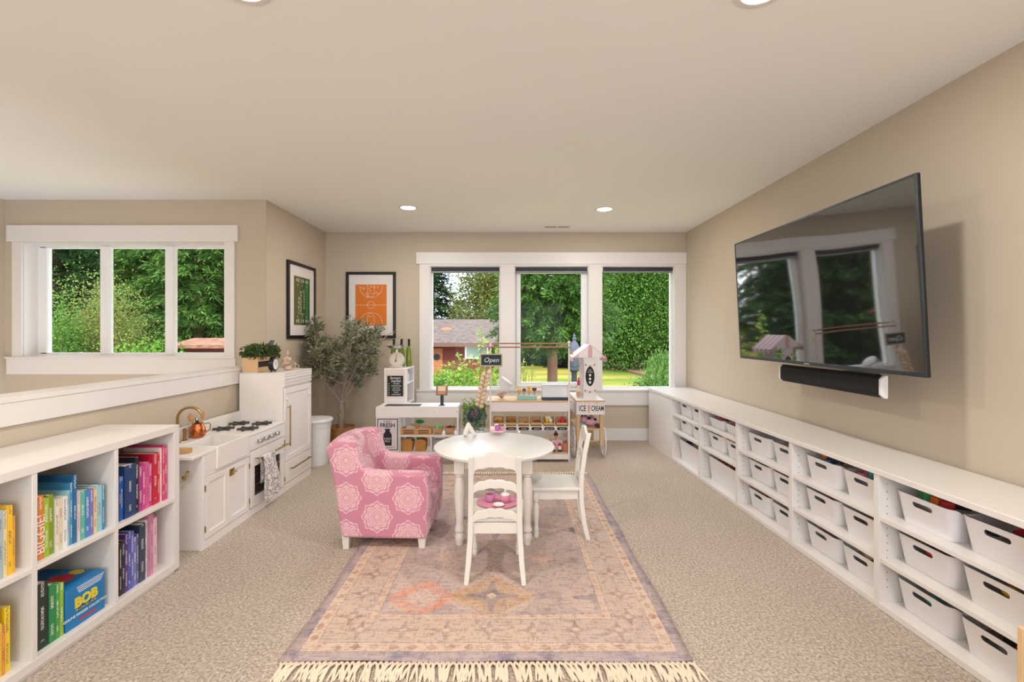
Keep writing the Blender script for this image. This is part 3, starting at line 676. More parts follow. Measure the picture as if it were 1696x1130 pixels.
b.build('apron', PWC, tb, bevel=.002)
def table_leg(x, y):
    b = MB(); b.box(x-.034, x+.034, y-.034, y+.034, h0-.13, h0-.0285)
    b.lathe([(.026, h0-.13), (.033, h0-.137), (.033, h0-.145), (.024, h0-.152), (.028, h0-.165), (.036, h0-.22), (.037, h0-.26), (.034, h0-.33), (.028, h0-.40), (.024, h0-.45), (.026, h0-.475), (.032, .115), (.033, .10), (.026, .092), (.026, .084), (.031, .075), (.031, .05), (.024, .02), (.021, 0)], (x, y, 0), 20)
    return b
for sx in (-1, 1):
    for sy in (-1, 1): table_leg(sx*LX, sy*LY_).build('leg', PWC, tb, bevel=.002)
# ================================================================ play chairs
def make_chair(label, loc, rz):
    """sits facing local +Y, back at y=0"""
    c = thing('play_chair', label, 'chair', loc, rz, 'white chairs at the play table'); SH = .355; TH_ = .735
    b = MB(); seat = [(-.155, .015), (.155, .015), (.172, .33), (.165, .352), (-.165, .352), (-.172, .33)]
    b.prism(seat, SH-.022, SH, 'z'); b.build('seat', PWC, c, bevel=.006, seg=3)
    b = MB(); b.box(-.13, .13, .008, .026, SH-.085, SH-.0225); b.box(-.14, .14, .30, .32, SH-.085, SH-.0225)
    for s_ in (-1, 1): b.prism([(s_*.137, .03), (s_*.155, .30), (s_*.137, .30), (s_*.119, .03)], SH-.085, SH-.0225, 'z')
    b.build('seat_apron', PWC, c, bevel=.002)
    for s_ in (-1, 1):     # rear posts: splayed foot, leaning back above the seat
        b = MB(); prof = [(0, -.035, .162), (.12, -.008, .150), (.25, .008, .142), (.36, .010, .139), (.45, .004, .138), (.58, -.014, .136), (.70, -.038, .134), (.725, -.044, .134)]
        vs = []; hw = .0155
        for z, y, x in prof:
            w_ = hw*(.9 if z < .05 else 1); vs += [(s_*x-w_, y-.016, z), (s_*x+w_, y-.016, z), (s_*x+w_, y+.016, z), (s_*x-w_, y+.016, z)]
        n = len(prof); fs = [(i*4+k, i*4+(k+1) % 4, (i+1)*4+(k+1) % 4, (i+1)*4+k) for i in range(n-1) for k in range(4)]+[(0, 1, 2, 3), tuple((n-1)*4+k for k in range(4))]
        b.add(vs, fs); b.build('rear_leg', PWC, c, bevel=.004)
        b = MB(); x, y = s_*.138, .318
        b.box(x-.018, x+.018, y-.018, y+.018, SH-.085, SH-.0225)
        b.lathe([(.013, SH-.085), (.019, SH-.092), (.019, SH-.10), (.013, SH-.106), (.019, SH-.135), (.021, SH-.16), (.017, SH-.22), (.013, SH-.26), (.018, .062), (.018, .052), (.014, .047), (.018, .035), (.016, .015), (.012, 0)], (x, y, 0), 16)
        b.build('leg', PWC, c, bevel=.0015)
    def rail(zc, yc, hs, hm):   # scalloped back rail
        def top(u): return hs+hm*(.55*max(0, cos(u*pi/2))**.8+.22*(abs(u) < .55)*max(0, cos(u*pi/1.1))+.12*(1-abs(u)))
        us = np.linspace(-1, 1, 41); up = [(u*.125, zc+top(u)) for u in us]; dn = [(u*.125, zc-.034+top(u)*.75-(.012 if abs(u) > .8 else 0)) for u in us[::-1]]
        b = MB(); n = 41
        vs = []; fs = []
        for (x, z), (x2, z2) in zip(up, dn[::-1]): vs += [(x, yc-.008, z), (x, yc+.008, z), (x, yc+.008, z2), (x, yc-.008, z2)]
        for i in range(n-1):
            for k in range(4): fs.append((i*4+k, i*4+(k+1) % 4, (i+1)*4+(k+1) % 4, (i+1)*4+k))
        fs += [(0, 1, 2, 3), tuple((n-1)*4+k for k in range(4))]
        return b.add(vs, fs)
    def crest():
        us = np.linspace(-1, 1, 49)
        def top(u): return .690+.048*max(0, cos(u*pi/2))**.7+.010*max(0, cos(u*pi*1.0))+.006*abs(sin(u*pi*2.0))
        def bot(u): return .628+.028*max(0, cos(u*pi/2))**.6+.006*abs(sin(u*pi*2))-(.012 if abs(u) > .93 else 0)
        b = MB(); vs = []; fs = []
        for u in us: x = u*.125; vs += [(x, -.042, top(u)), (x, -.024, top(u)), (x, -.020, bot(u)), (x, -.038, bot(u))]
        for i in range(48):
            for k in range(4): fs.append((i*4+k, i*4+(k+1) % 4, (i+1)*4+(k+1) % 4, (i+1)*4+k))
        fs += [(0, 1, 2, 3), tuple(48*4+k for k in range(4))]
        return b.add(vs, fs)
    crest().build('crest_rail', PWC, c, bevel=.002)
    def mid(z0, y0):
        us = np.linspace(-1, 1, 49); b = MB(); vs = []; fs = []
        for u in us:
            x = u*.127; g = .036*max(0, cos(u*pi/2))**.6+.006*abs(sin(u*pi*2))
            vs += [(x, y0-.009, z0+g), (x, y0+.007, z0+g), (x, y0+.009, z0-.045+g*.92), (x, y0-.007, z0-.045+g*.92)]
        for i in range(48):
            for k in range(4): fs.append((i*4+k, i*4+(k+1) % 4, (i+1)*4+(k+1) % 4, (i+1)*4+k))
        fs += [(0, 1, 2, 3), tuple(48*4+k for k in range(4))]
        return b.add(vs, fs)
    mid(.545, -.012).build('back_rail', PWC, c, bevel=.002); mid(.375, .004).build('back_rail', PWC, c, bevel=.002)
    return c
ch = make_chair('white chair with its scalloped back to the camera, in front of the table', (-.075, 2.675, .0127), 0)
copy_tree(ch, (.515, 3.375, .0127), radians(88), 'white chair with an empty seat at the right side of the table')
# ================================================================ armchair
def damask():
    m, t, b = newmat('pink_damask_fabric'); uvn = t.nodes.new('ShaderNodeTexCoord'); sp = t.nodes.new('ShaderNodeSeparateXYZ'); t.links.new(uvn.outputs['UV'], sp.inputs[0])
    u, v = V(t, sp.outputs[0])+.02, V(t, sp.outputs[1])+.03
    ro, x_, y_, z_ = coords(t)
    PX, PY = .41, .122
    row = (v/PY+.5).floor(); par = row.mod(2.)
    lu = (u+par*(PX/2)+PX/2).mod(PX)-PX/2; lv = v-row*PY
    # second lattice row check: choose the nearer centre (rows overlap)
    def med(lu, lv):
        r = (lu*lu+lv*lv).sqrt(); th = lv.atan2(lu); k = r/.104
        s16 = (th*16).cos(); s8 = (th*8).cos(); s24 = (th*24).cos()
        edge = (k+s16*-.05) < .97
        rings = ((k*26+s8*1.4).sin()*(s16+(k*9).sin()*.8)+s24*(k*31).cos()*.8)
        lace = (rings > -.2)
        core = (k < .13)
        band_ = k.band(.50, .545)+k.band(.27, .30)
        return edge*((lace+core+band_).min(1.))
    a = med(lu, lv)
    row2 = row+1.; par2 = row2.mod(2.); lu2 = (u+par2*(PX/2)+PX/2).mod(PX)-PX/2; a2 = med(lu2, v-row2*PY)
    row3 = row-1.; par3 = row3.mod(2.); lu3 = (u+par3*(PX/2)+PX/2).mod(PX)-PX/2; a3 = med(lu3, v-row3*PY)
    # rows are PY apart, medallions of the same column 2*PY apart
    a = a.max(a2).max(a3)
    n = noise(t, ro, 300, 2); n2 = noise(t, ro, 4, 2)
    pk = mixc(t, n2, S((194, 126, 146)), S((204, 138, 156)))
    c = mixc(t, a*.66, pk, S((238, 206, 208))); c = mixc(t, ((n-.5)*2).max(0.).min(.25), c, S((190, 130, 150)))
    t.links.new(c, b.inputs['Base Color']); b.inputs['Roughness'].default_value = .85; b.inputs['Sheen Weight'].default_value = .3
    b.inputs['Specular IOR Level'].default_value = .2
    bump(t, b, n, .25, .002); return m
DAM = damask()
ac = thing('armchair', 'small pink upholstered armchair with white damask medallions, left of the table', 'armchair', (-.825, 3.345, .0127), -.045)
# local x: -.25 (rear foot) .. +.31 (front); y: -.27 .. +.27
def shell(name, secs, **k):
    """secs: list of closed sections (same count), lofted"""
    n = len(secs[0]); b = MB(); vs = [p for s_ in secs for p in s_]
    fs = [(i*n+j, i*n+(j+1) % n, (i+1)*n+(j+1) % n, (i+1)*n+j) for i in range(len(secs)-1) for j in range(n)]+[tuple(range(n)), tuple((len(secs)-1)*n+j for j in range(n))]
    return b.add(vs, fs)
def side_profile():
    # outline of a side (arm + wing) in local (x, z), seen from the camera
    return [(-.255, .07), (.300, .07), (.312, .12), (.318, .42), (.312, .475), (.295, .493), (.20, .497), (.02, .497), (-.075, .503), (-.125, .53), (-.145, .60), (-.158, .665), (-.185, .692), (-.24, .697), (-.30, .692), (-.352, .675), (-.362, .655), (-.345, .58), (-.305, .40), (-.285, .25), (-.27, .15)]
for s_ in (-1, 1):
    y0, y1 = (-.275, -.165) if s_ < 0 else (.165, .275)
    dz = .0
    MB().prism([(x, z+(dz if z > .5 else 0)) for x, z in side_profile()], y0, y1, 'y').build('arm', DAM, ac, bevel=.03, seg=5, uvbox=True)
# back: curved between the wings, higher in the middle
secs = []
for k in range(13):
    v = -1+2*k/12; y = v*.235; top = .690+.012*(1-v*v); bow = -.012*(1-v*v)
    secs.append([(-.28+bow, y, .075), (-.31+bow, y, .40), (-.366+bow, y, .64), (-.355+bow, y, top-.01), (-.335+bow, y, top), (-.25+bow, y, top-.004), (-.218+bow*.6, y, top-.04), (-.15+bow*.3, y, .45), (-.11, y, .22), (-.11, y, .075)])
shell('backrest', secs).build('backrest', DAM, ac, bevel=.012, seg=3, uvbox=True)
MB().box(-.12, .300, -.17, .17, .075, .215).build('seat_base', DAM, ac, bevel=.015, seg=3, uvbox=True)
MB().box(-.135, .322, -.163, .163, .205, .315).build('seat_cushion', DAM, ac, bevel=.035, seg=5, uvbox=True)
for x in (-.235, .27):
    for y in (-.235, .235):
        b = MB(); q = .026; w_ = .019; zf = -.0127 if x < 0 else 0; b.add([(x-w_, y-w_, zf), (x+w_, y-w_, zf), (x+w_, y+w_, zf), (x-w_, y+w_, zf), (x-q, y-q, .085), (x+q, y-q, .085), (x+q, y+q, .085), (x-q, y+q, .085)], [(0, 3, 2, 1), (4, 5, 6, 7), (0, 1, 5, 4), (1, 2, 6, 5), (2, 3, 7, 6), (3, 0, 4, 7)])
        b.build('foot', PWC, ac, bevel=.003)['label'] = 'white tapered wooden foot'
# ================================================================ tea things on and by the table
SEAT = .0133+.355
ts = thing('tea_tray', 'round pink toy tea tray on the seat of the near white chair', 'tray', (-.065, 2.93, SEAT))
MB().lathe([(0, 0), (.10, 0), (.108, .012), (.112, .012), (.104, -.0), (.10, .0)][:4], seg=40, cap=False, sx=1.2).build('tray', PINK, ts, solid=.003)
def toycup(name, label, loc, body, s=1., handle=True, lid=False):
    t_ = thing(name, label, 'toy teapot' if lid else 'toy cup', loc, 0, 'pink toy tea set')
    MB().lathe([(0, 0), (.02*s, 0), (.03*s, .012*s), (.034*s, .03*s), (.031*s, .048*s), (.027*s, .05*s)], seg=22, cap=False).build('body', body, t_, solid=.002)
    if lid:
        MB().lathe([(.029*s, .049*s), (.02*s, .058*s), (.004*s, .062*s), (.004*s, .066*s), (.009*s, .072*s), (.001, .078*s)], seg=20).build('lid', PLAST, t_)
        MB().tube([(-.03*s, 0, .02*s), (-.048*s, 0, .03*s), (-.055*s, 0, .052*s)], [.008*s, .006*s, .005*s], 8).build('spout', body, t_)
    if handle: MB().tube([(.031*s, 0, .042*s), (.05*s, 0, .04*s), (.052*s, 0, .02*s), (.03*s, 0, .013*s)], .004*s, 8).build('handle', body, t_)
    return t_
LILAC = mat('toy_lilac', (206, 140, 180), .35, var=.06)
toycup('toy_cup', 'pink toy cup on the left of the tea tray on the near chair', (-.115, 2.955, SEAT+.001), LILAC, .95)
toycup('toy_teapot', 'pink toy teapot with white lid on the tea tray on the near chair', (-.02, 2.945, SEAT+.001), PINK, 1.0, lid=True)
t_ = thing('toy_saucer', 'small white toy saucer at the front of the tea tray', 'toy plate', (-.06, 2.875, SEAT+.001), 0, 'pink toy tea set')
MB().lathe([(0, .001), (.02, .001), (.034, .010), (.036, .012)], seg=24, cap=False).build('plate', PLAST, t_, solid=.002)
# cake stand on the table's far edge
cs = thing('cake_stand', 'pink toy cake stand with scalloped plate at the far edge of the table', 'cake stand', (-.085, 3.745, TH+.0005))
b = MB(); vs = [(0, 0, .024)]
for k in range(72):
    a = 2*pi*k/72; r = .062+.004*abs(sin(a*6)); vs.append((r*cos(a), r*sin(a), .030))
b.add(vs, [(0, 1+k, 1+(k+1) % 72) for k in range(72)]); b.build('plate', mat('pale_pink', (240, 200, 208), .4), cs, solid=.004)
MB().lathe([(.03, 0), (.028, .003), (.008, .007), (.006, .022), (.016, .0245)], seg=22).build('pedestal', mat('pale_pink', (240, 200, 208), .4), cs)
toycup('toy_cup', 'purple and white toy cup on the pink cake stand', (-.085, 3.735, TH+.031), mat('toy_purple', (178, 110, 170), .35), .72, handle=False)
def simple(name, label, cat, mb, m, loc=(0, 0, 0), group=None, **k):
    o = mb.build(name, m, **k); o.location = loc; tag(o, label, cat, group); return o
o = simple('toy_cookie', 'round white toy cookie standing up behind the cups on the cake stand', 'toy cookie', MB().lathe([(0, -.005), (.019, -.005), (.021, 0), (.019, .005), (0, .005)], (0, 0, 0), 24, 'y', cap=False), PLAST, (-.095, 3.782, TH+.053))
o = simple('toy_macaron', 'pink toy macaron lying at the right of the cake stand', 'toy cookie', MB().lathe([(0, 0), (.016, 0), (.02, .005), (.017, .009), (.02, .013), (.016, .018), (0, .019)], seg=20, cap=False), PINK, (-.048, 3.75, TH+.031))
o = simple('toy_cake_slice', 'white and pink toy cake piece at the left of the cake stand', 'toy cake', MB().prism([(-.018, -.012), (.018, -.012), (.018, .012), (-.018, .012)], 0, .028, 'z'), mat('cake_cream', (245, 222, 214), .5), (-.125, 3.742, TH+.031), bevel=.004)
o = simple('wooden_bead', 'small white knob-like wooden bead at the far right of the table', 'bead', MB().ball((0, 0, .012), .012), PLAST, (.085, 3.755, TH))
t_ = thing('toy_bunny', 'small white wooden rabbit-ear toy on the far left edge of the table', 'toy', (-.315, 3.66, TH))
b = MB(); b.tube([(-.02, 0, .014), (-.012, 0, .045), (.004, .002, .088)], [.022, .021, .018], 12); b.ball((.004, .002, .088), .0182); b.ball((-.02, 0, .016), (.018, .017, .016)); b.build('body', PWC, t_)
b = MB(); b.tube([(.008, -.004, .085), (.028, -.004, .05), (.055, -.004, .012)], [.016, .017, .016], 12); b.ball((.055, -.004, .016), .016); b.build('ear', PWC, t_)
# ================================================================ wall pictures
FRB = mat('black_picture_frame', (20, 18, 18), .4, var=.1); MATB = mat('picture_mat', (232, 226, 222), .8, var=.01)
ORG = mat('poster_orange', (222, 120, 30), .6, var=.04); GRNP = mat('poster_green', (38, 84, 42), .6, var=.06); LINE = mat('poster_line', (240, 225, 205), .7)
def ring(b, cx, cz, r, w, y0, y1, a0=0, a1=2*pi, n=40):
    for k in range(n):
        t0 = a0+(a1-a0)*k/n; t1 = a0+(a1-a0)*(k+1)/n
        P = [(cx+(r-w)*cos(t0), cz+(r-w)*sin(t0)), (cx+r*cos(t0), cz+r*sin(t0)), (cx+r*cos(t1), cz+r*sin(t1)), (cx+(r-w)*cos(t1), cz+(r-w)*sin(t1))]
        b.prism(P, y0, y1, 'y')
def seg_(b, x0, z0, x1, z1, w, y0, y1):
    d = Vector((x1-x0, 0, z1-z0)); n = Vector((-d.z, 0, d.x)).normalized()*(w/2)
    b.prism([(x0+n.x, z0+n.z), (x1+n.x, z1+n.z), (x1-n.x, z1-n.z), (x0-n.x, z0-n.z)], y0, y1, 'y')
def picture(label, loc, rz, W, H, pw, ph, pm, cz=0):
    """front faces local -y, back at y=0"""
    t_ = thing('framed_poster', label, 'picture', loc, rz)
    b = MB(); fw = .036; frame(b, -W/2, W/2, -H/2, H/2, -.028, -.0005, fw); b.build('frame', FRB, t_, bevel=.003)
    MB().box(-W/2+fw-.002, W/2-fw+.002, -.012, -.001, -H/2+fw-.002, H/2-fw+.002).build('mat_board', MATB, t_)
    p = MB().box(-pw/2, pw/2, -.0135, -.0115, cz-ph/2, cz+ph/2).build('print', pm, t_)
    return t_, p
W_, H_ = .66, .88; pw, ph = .415, .545
bp, pr = picture('black framed orange basketball court poster on the back wall', (-1.825, YW-.001, 1.80), 0, W_, H_, pw, ph, ORG, .0)
b = MB(); y0, y1, w = -.0148, -.0134, .0035
seg_(b, -pw/2, 0, pw/2, 0, w, y0, y1); ring(b, 0, 0, .05, w, y0, y1)
for s_ in (1, -1):
    e = s_*ph/2
    ring(b, 0, e-s_*.02, .155, w, y0, y1, *((pi, 2*pi) if s_ > 0 else (0, pi)))
    for x in (-.045, .045): seg_(b, x, e, x, e-s_*.12, w, y0, y1)
    seg_(b, -.045, e-s_*.12, .045, e-s_*.12, w, y0, y1); ring(b, 0, e-s_*.12, .045, w, y0, y1, *((pi, 2*pi) if s_ > 0 else (0, pi)), n=20); ring(b, 0, e-s_*.025, .012, w, y0, y1, n=14)
for x, z in [(-.13, .23), (-.09, .225), (.05, .235), (.09, .235), (-.06, .15), (-.04, .12), (.07, .165), (-.01, .19)]: ring(b, x, z, .010, .003, y0, y1, n=14)
for x, z in [(-.10, .21), (-.02, .22), (.09, .15), (-.05, .10), (.03, .235)]:
    seg_(b, x-.008, z-.008, x+.008, z+.008, .003, y0, y1); seg_(b, x-.008, z+.008, x+.008, z-.008, .003, y0, y1)
b.build('court_lines', LINE, pr)
W_, H_ = .737, .87; pw, ph = .42, .56
fp, pr = picture('black framed green football play poster on the left wall', (XL+.001, 5.53, 1.80), pi/2, W_, H_, pw, ph, GRNP, .0)
MB().box(-pw/2, pw/2*.0-.02, -.0142, -.0134, -ph/2, ph/2).build('stripe', mat('poster_olive', (92, 96, 48), .6), pr)
MB().box(.10, .155, -.0142, -.0134, -ph/2, ph/2).build('stripe', mat('poster_light_green', (52, 120, 56), .6), pr)
for z, rx in ((.235, 0), (-.235, 0)):
    for x, s_ in ((-.12, '4 0'), (0, '5 0'), (.12, '4 0')): text(s_, .062, LINE, 'numeral', pr, (x, -.0150, z), (pi/2, 0, 0), .0006)
b = MB()
for x in (-.12, 0, .12):
    for s_ in (1, -1): seg_(b, x, s_*.195, x, s_*.17, .005, -.0152, -.0142)
for k in range(7):
    z = .10-.035*k; ring(b, -.04+.012*(k % 2), z, .014, .004, -.0152, -.0142, n=14)
    if k < 6: x = .05; seg_(b, x-.011, z-.011, x+.011, z+.011, .0035, -.0152, -.0142); seg_(b, x-.011, z+.011, x+.011, z-.011, .0035, -.0152, -.0142)
for z in (.03, -.02, -.07): ring(b, -.09, z, .014, .004, -.0152, -.0142, n=14)
seg_(b, -.04, -.13, .05, -.16, .0035, -.0152, -.0142); seg_(b, -.075, .03, -.1, -.14, .0035, -.0152, -.0142); seg_(b, -.02, .10, .07, .14, .0035, -.0152, -.0142); seg_(b, -.1, -.14, .02, -.16, .0035, -.0152, -.0142)
b.build('play_marks', LINE, pr)
# ================================================================ television and sound bar
tv = thing('television', 'large black wall-mounted television on the right wall', 'television', (2.02, 3.207, 1.708))
tm, t, b_ = newmat('tv_screen'); b_.inputs['Base Color'].default_value = (.012, .011, .012, 1); b_.inputs['Roughness'].default_value = .035
b_.inputs['IOR'].default_value = 2.9; vec, x, y, z = coords(t); n = noise(t, vec, .9, 1); bump(t, b_, n, .10, .05)
tb_ = MB()
TVW, TVH = .92, .50
scr = MB().box(-.012, -.008, -TVW+.014, TVW-.014, -TVH+.022, TVH-.012).build('screen', tm, tv)
MB().box(-.0085, .008, -TVW, TVW, -TVH, TVH).build('housing', BLACK, tv, bevel=.003)
b = MB(); b.box(-.014, -.008, -TVW, TVW, TVH-.012, TVH); b.box(-.014, -.008, -TVW, TVW, -TVH, -TVH+.022); b.box(-.014, -.008, -TVW, -TVW+.014, -TVH+.022, TVH-.012); b.box(-.014, -.008, TVW-.014, TVW, -TVH+.022, TVH-.012)
b.build('bezel', mat('tv_bezel', (74, 80, 86), .3, .7), tv, bevel=.001)
b = MB(); b.box(.008, .06, -.5, .5, -.36, .25); b.build('rear_cover', BLACK, tv, bevel=.012)
b = MB(); b.box(.06, .34, -.12, .12, -.12, .12); b.build('wall_mount', BLACK, tv, bevel=.004)
MB().box(-.0155, -.0138, -.03, .03, -TVH+.006, -TVH+.014).build('brand_plate', CHROME, tv)
tv.rotation_euler = (0, radians(-3.0), 0)
q0 = pt(1292, 626, 1); 
sbx = 2.09; ya = sbx*F/(1292-VX); yb = sbx*F/(1455-VX)
sb = thing('sound_bar', 'black sound bar with white ends mounted under the television', 'sound bar', (sbx, (ya+yb)/2, EYE-(603-VY)*ya/F-.055))
hl = (ya-yb)/2
zt = .052
MB().prism([(0, -.055), (0, .03), (.02, zt), (.038, zt), (.038, -.075), (.02, -.075)], -hl, hl, 'y').build('grille', mat('speaker_cloth', (14, 13, 15), .8, bmp=.2, scale=300), sb, bevel=.004)
for s_ in (-1, 1): MB().prism([(0, -.056), (0, .031), (.02, zt+.001), (.04, zt+.001), (.04, -.076), (.02, -.076)], s_*hl, s_*(hl+.02), 'y').build('end_cap', PLAST, sb, bevel=.003)
MB().box(.038, XR-sbx-.0005, -.15, .15, -.06, .03).build('wall_bracket', BLACK, sb)
# ================================================================ long low cabinet on the right wall
CX = 1.834; CTOP = .722
YU = [5.298, 4.58, 3.87, 3.165, 2.452, 1.742, 1.03]
def xf(Y): return CX+.0285*(5.3-Y)          # the front runs very slightly out of parallel with the wall
UT = .034
cab = thing('storage_cabinet', 'long low white built-in cabinet with open cubbies along the right wall', 'cabinet', (CX, 3.5, 0))
def taper(b): b.v = [(XR-(XR-x)*(XR-xf(y))/(XR-CX), y, z) for x, y, z in b.v]; return b
def CB(b, name, **k): return taper(b).build(name, LAM, cab, w=True, **k)
CB(MB().box(CX-.008, XR-.017, YU[-1]-.02, 6.10, CTOP-.030, CTOP), 'top_slab', bevel=.0025)
CB(MB().box(CX, XR-.02, YU[-1]-.012, YU[0], .002, .034), 'base_board', bevel=.0015)
CB(MB().box(XR-.03, XR-.018, YU[-1], 6.09, .034, CTOP-.030), 'back_panel')
CB(MB().box(CX+.004, CX+.022, YU[0]+UT/2, 6.09, .0, CTOP-.0305), 'filler_panel', bevel=.001)
for Y in YU: 
    b = MB(); b.box(CX, XR-.03, Y-UT/2, Y+UT/2, .0 if Y == YU[0] else .034, CTOP-.0305); CB(b, 'upright', bevel=.0012)
SH1, SH2 = .263, .478
b2 = MB()
for i in range(len(YU)-1):
    ya, yb = YU[i]-UT/2, YU[i+1]+UT/2
    s1, s2 = (SH1, SH2) if i > 1 else ((.335, .545) if i == 1 else (.345, .525))
    for s_ in (s1, s2): CB(MB().box(CX+.006, XR-.03, yb, ya, s_-.022, s_), 'shelf', bevel=.001)
    for yy in (ya-.0006, yb+.0006):     # shelf-pin holes
        for k in range(15):
            for xx in (CX+.05, ): b2.box(xx-.003, xx+.003, yy-.0006, yy+.0006, .11+k*.038, .116+k*.038)
taper(b2).build('pin_holes', mat('pin_hole_grey', (150, 144, 138), .8), cab, w=True)
# ---------- bins
def bin_mesh(w, d, h, th=.003, n=6, wave=.028, slot=True):
    """tapered tub, front faces -x at x=0, spans y +-w/2, depth d; rim lower on the two sides"""
    def ringpts(z, inset, rc):
        x0, x1, y0, y1 = inset, d-inset, -w/2+inset, w/2-inset; P = []
        for cx, cy, a0 in ((x1-rc, y1-rc, 0), (x0+rc, y1-rc, pi/2), (x0+rc, y0+rc, pi), (x1-rc, y0+rc, 1.5*pi)):
            for k in range(n+1): a = a0+pi/2*k/n; P.append((cx+rc*cos(a), cy+rc*sin(a)))
        return P
    b = MB(); vs = []; rows = []
    def zrim(x, y):
        u = abs(x-d/2)/(d/2); f = min(1, max(0, (u-.55)/.3)); f = f*f*(3-2*f); return h-wave*(1-f)
    P0 = ringpts(0, .022, .035); Pm = ringpts(h*.5, .011, .04); P1 = ringpts(h, .0, .045)
    N = len(P0)
    outer = [[(x, y, 0) for x, y in P0], [(x, y, .004) for x, y in P0], [(x, y, h*.5) for x, y in Pm], [(x, y, zrim(x, y)) for x, y in P1]]
    Pi = ringpts(h, th, .042); Pi0 = ringpts(0, .022+th, .032)
    inner = [[(x, y, zrim(x, y)) for x, y in Pi], [(x, y, .006) for x, y in Pi0]]
    allr = outer+inner
    for r in allr: vs += r
    fs = [(i*N+j, i*N+(j+1) % N, (i+1)*N+(j+1) % N, (i+1)*N+j) for i in range(len(allr)-1) for j in range(N)]
    fs += [tuple(range(N)), tuple((len(allr)-1)*N+j for j in range(N))]
    b.add(vs, fs)
    return b
def make_bin(w, d, h, label, loc, group, slot=True, m=PLAST, wave=.028):
    t_ = thing('storage_bin', label, 'storage bin', loc, 0, group)
    o = bin_mesh(w, d, h, wave=wave).build('tub', m, t_)
    if slot:       # hand slot cut through the front
        c = MB(); zc = h*.74; hw = .04; r = .0125; P = [(s_*hw+r*cos(a), zc+r*sin(a)) for s_, a0 in ((1, -pi/2), (-1, pi/2)) for a in [a0+pi*k/8 for k in range(9)]]
        c.prism(P, -.02, .05, 'x')
        cu = c.build('cut', m, None, smooth=False); cu.location = loc
        md = o.modifiers.new('slot', 'BOOLEAN'); md.operation = 'DIFFERENCE'; md.object = cu; md.solver = 'EXACT'
        dg = bpy.context.evaluated_depsgraph_get(); me = bpy.data.meshes.new_from_object(o.evaluated_get(dg))
        o.modifiers.clear(); old = o.data; o.data = me; bpy.data.objects.remove(cu)
        me.materials.clear(); me.materials.append(m)
    return t_
BG = 'white storage bins in the right cabinet'
BX = CX+.062
col_n = {0: 'farthest', 1: 'second farthest', 2: 'middle', 3: 'second nearest', 4: 'nearest'}
row_n = {0: 'bottom', 1: 'middle', 2: 'top'}
pb = make_bin(.312, .30, .150, 'x', (0, 0, 0), BG)
toys = random.Random(12)
PAL = [((196, 40, 50), 'red'), ((52, 120, 190), 'blue'), ((240, 190, 50), 'yellow'), ((90, 60, 130), 'purple'), ((220, 130, 160), 'pink'), ((60, 150, 90), 'green'), ((230, 120, 50), 'orange'), ((90, 70, 60), 'brown'), ((200, 180, 160), 'beige'), ((60, 170, 175), 'teal'), ((34, 34, 40), 'black'), ((160, 200, 225), 'pale blue')]
def toy_block(r):
    s_ = r.uniform(.024, .036); return MB().box(-s_, s_, -s_*.7, s_*.7, 0, s_*1.2), .004
def toy_ball(r):
    s_ = r.uniform(.020, .027); return MB().ball((0, 0, s_), s_), 0
def toy_car(r):
    b = MB(); b.prism([(-.05, .012), (.05, .012), (.05, .028), (.03, .032), (.018, .048), (-.028, .048), (-.04, .03), (-.05, .028)], -.022, .022, 'y')
    for x in (-.03, .03):
        b.lathe([(.012, -.025), (.012, .025)], (x, 0, .012), 12, 'y')
    return b, .002
def toy_cloth(r):
    b = MB(); n = 14; vs = []
    ph = [r.uniform(0, 6) for _ in range(4)]
    for j in range(n):
        for i in range(n):
            u, v = i/(n-1)*2-1, j/(n-1)*2-1; k = max(abs(u), abs(v)); vs.append((u*.06, v*.08, .045*(1-k**2)+.013*sin(u*5+ph[0])*cos(v*4+ph[1])))
    b.add(vs, [(j*n+i, j*n+i+1, (j+1)*n+i+1, (j+1)*n+i) for j in range(n-1) for i in range(n-1)]); b.add([(-.06, -.08, 0), (.06, -.08, 0), (.06, .08, 0), (-.06, .08, 0)], [(0, 1, 2, 3)])
    return b, 0
def toy_ringm(r):
    b = MB(); P = [(.035*cos(a), .035*sin(a), .012) for a in np.linspace(0, 2*pi, 25)]; b.tube(P, .011, 8, cap=False); return b, 0
KIND = [('toy_block', 'toy block', toy_block), ('toy_ball', 'toy ball', toy_ball), ('toy_car', 'toy car', toy_car), ('doll_cloth', 'doll cloth', toy_cloth), ('toy_ring', 'toy ring', toy_ringm)]
def fill(cx, cy, z, w, d, where, n, pal=None, top=.02, grp='toys in the cabinet bins'):
    used = set(); i = 0; k = 0
    cells = [(u, v) for u in range(3) for v in range(3)]; toys.shuffle(cells)
    cells.sort(key=lambda c: c[0])
    while i < n:
        c, cn = toys.choice(pal or PAL); nm, cat, fn = toys.choice(KIND)
        k += 1
        if ((cn, nm) in used or (nm == 'doll_cloth' and cells[i % 9][1] != 1)) and k < 60: continue
        used.add((cn, nm)); b, bv = fn(toys); u, v = cells[i % 9]
        o = b.build(nm, colmat(c, .5), bevel=bv)
        o.scale = (.8, .85, .95)
        o.location = (cx+.076+u*(d-.16)/2.2, cy+(v-1)*(w/2-.085)*.9, z+toys.uniform(-.008, .008)); o.rotation_euler = (0, 0, toys.uniform(0, 3) if nm != 'doll_cloth' else toys.uniform(-.2, .2))
        tag(o, '%s %s lying in the %s' % (cn, cat, where), cat, grp); i += 1
first = True
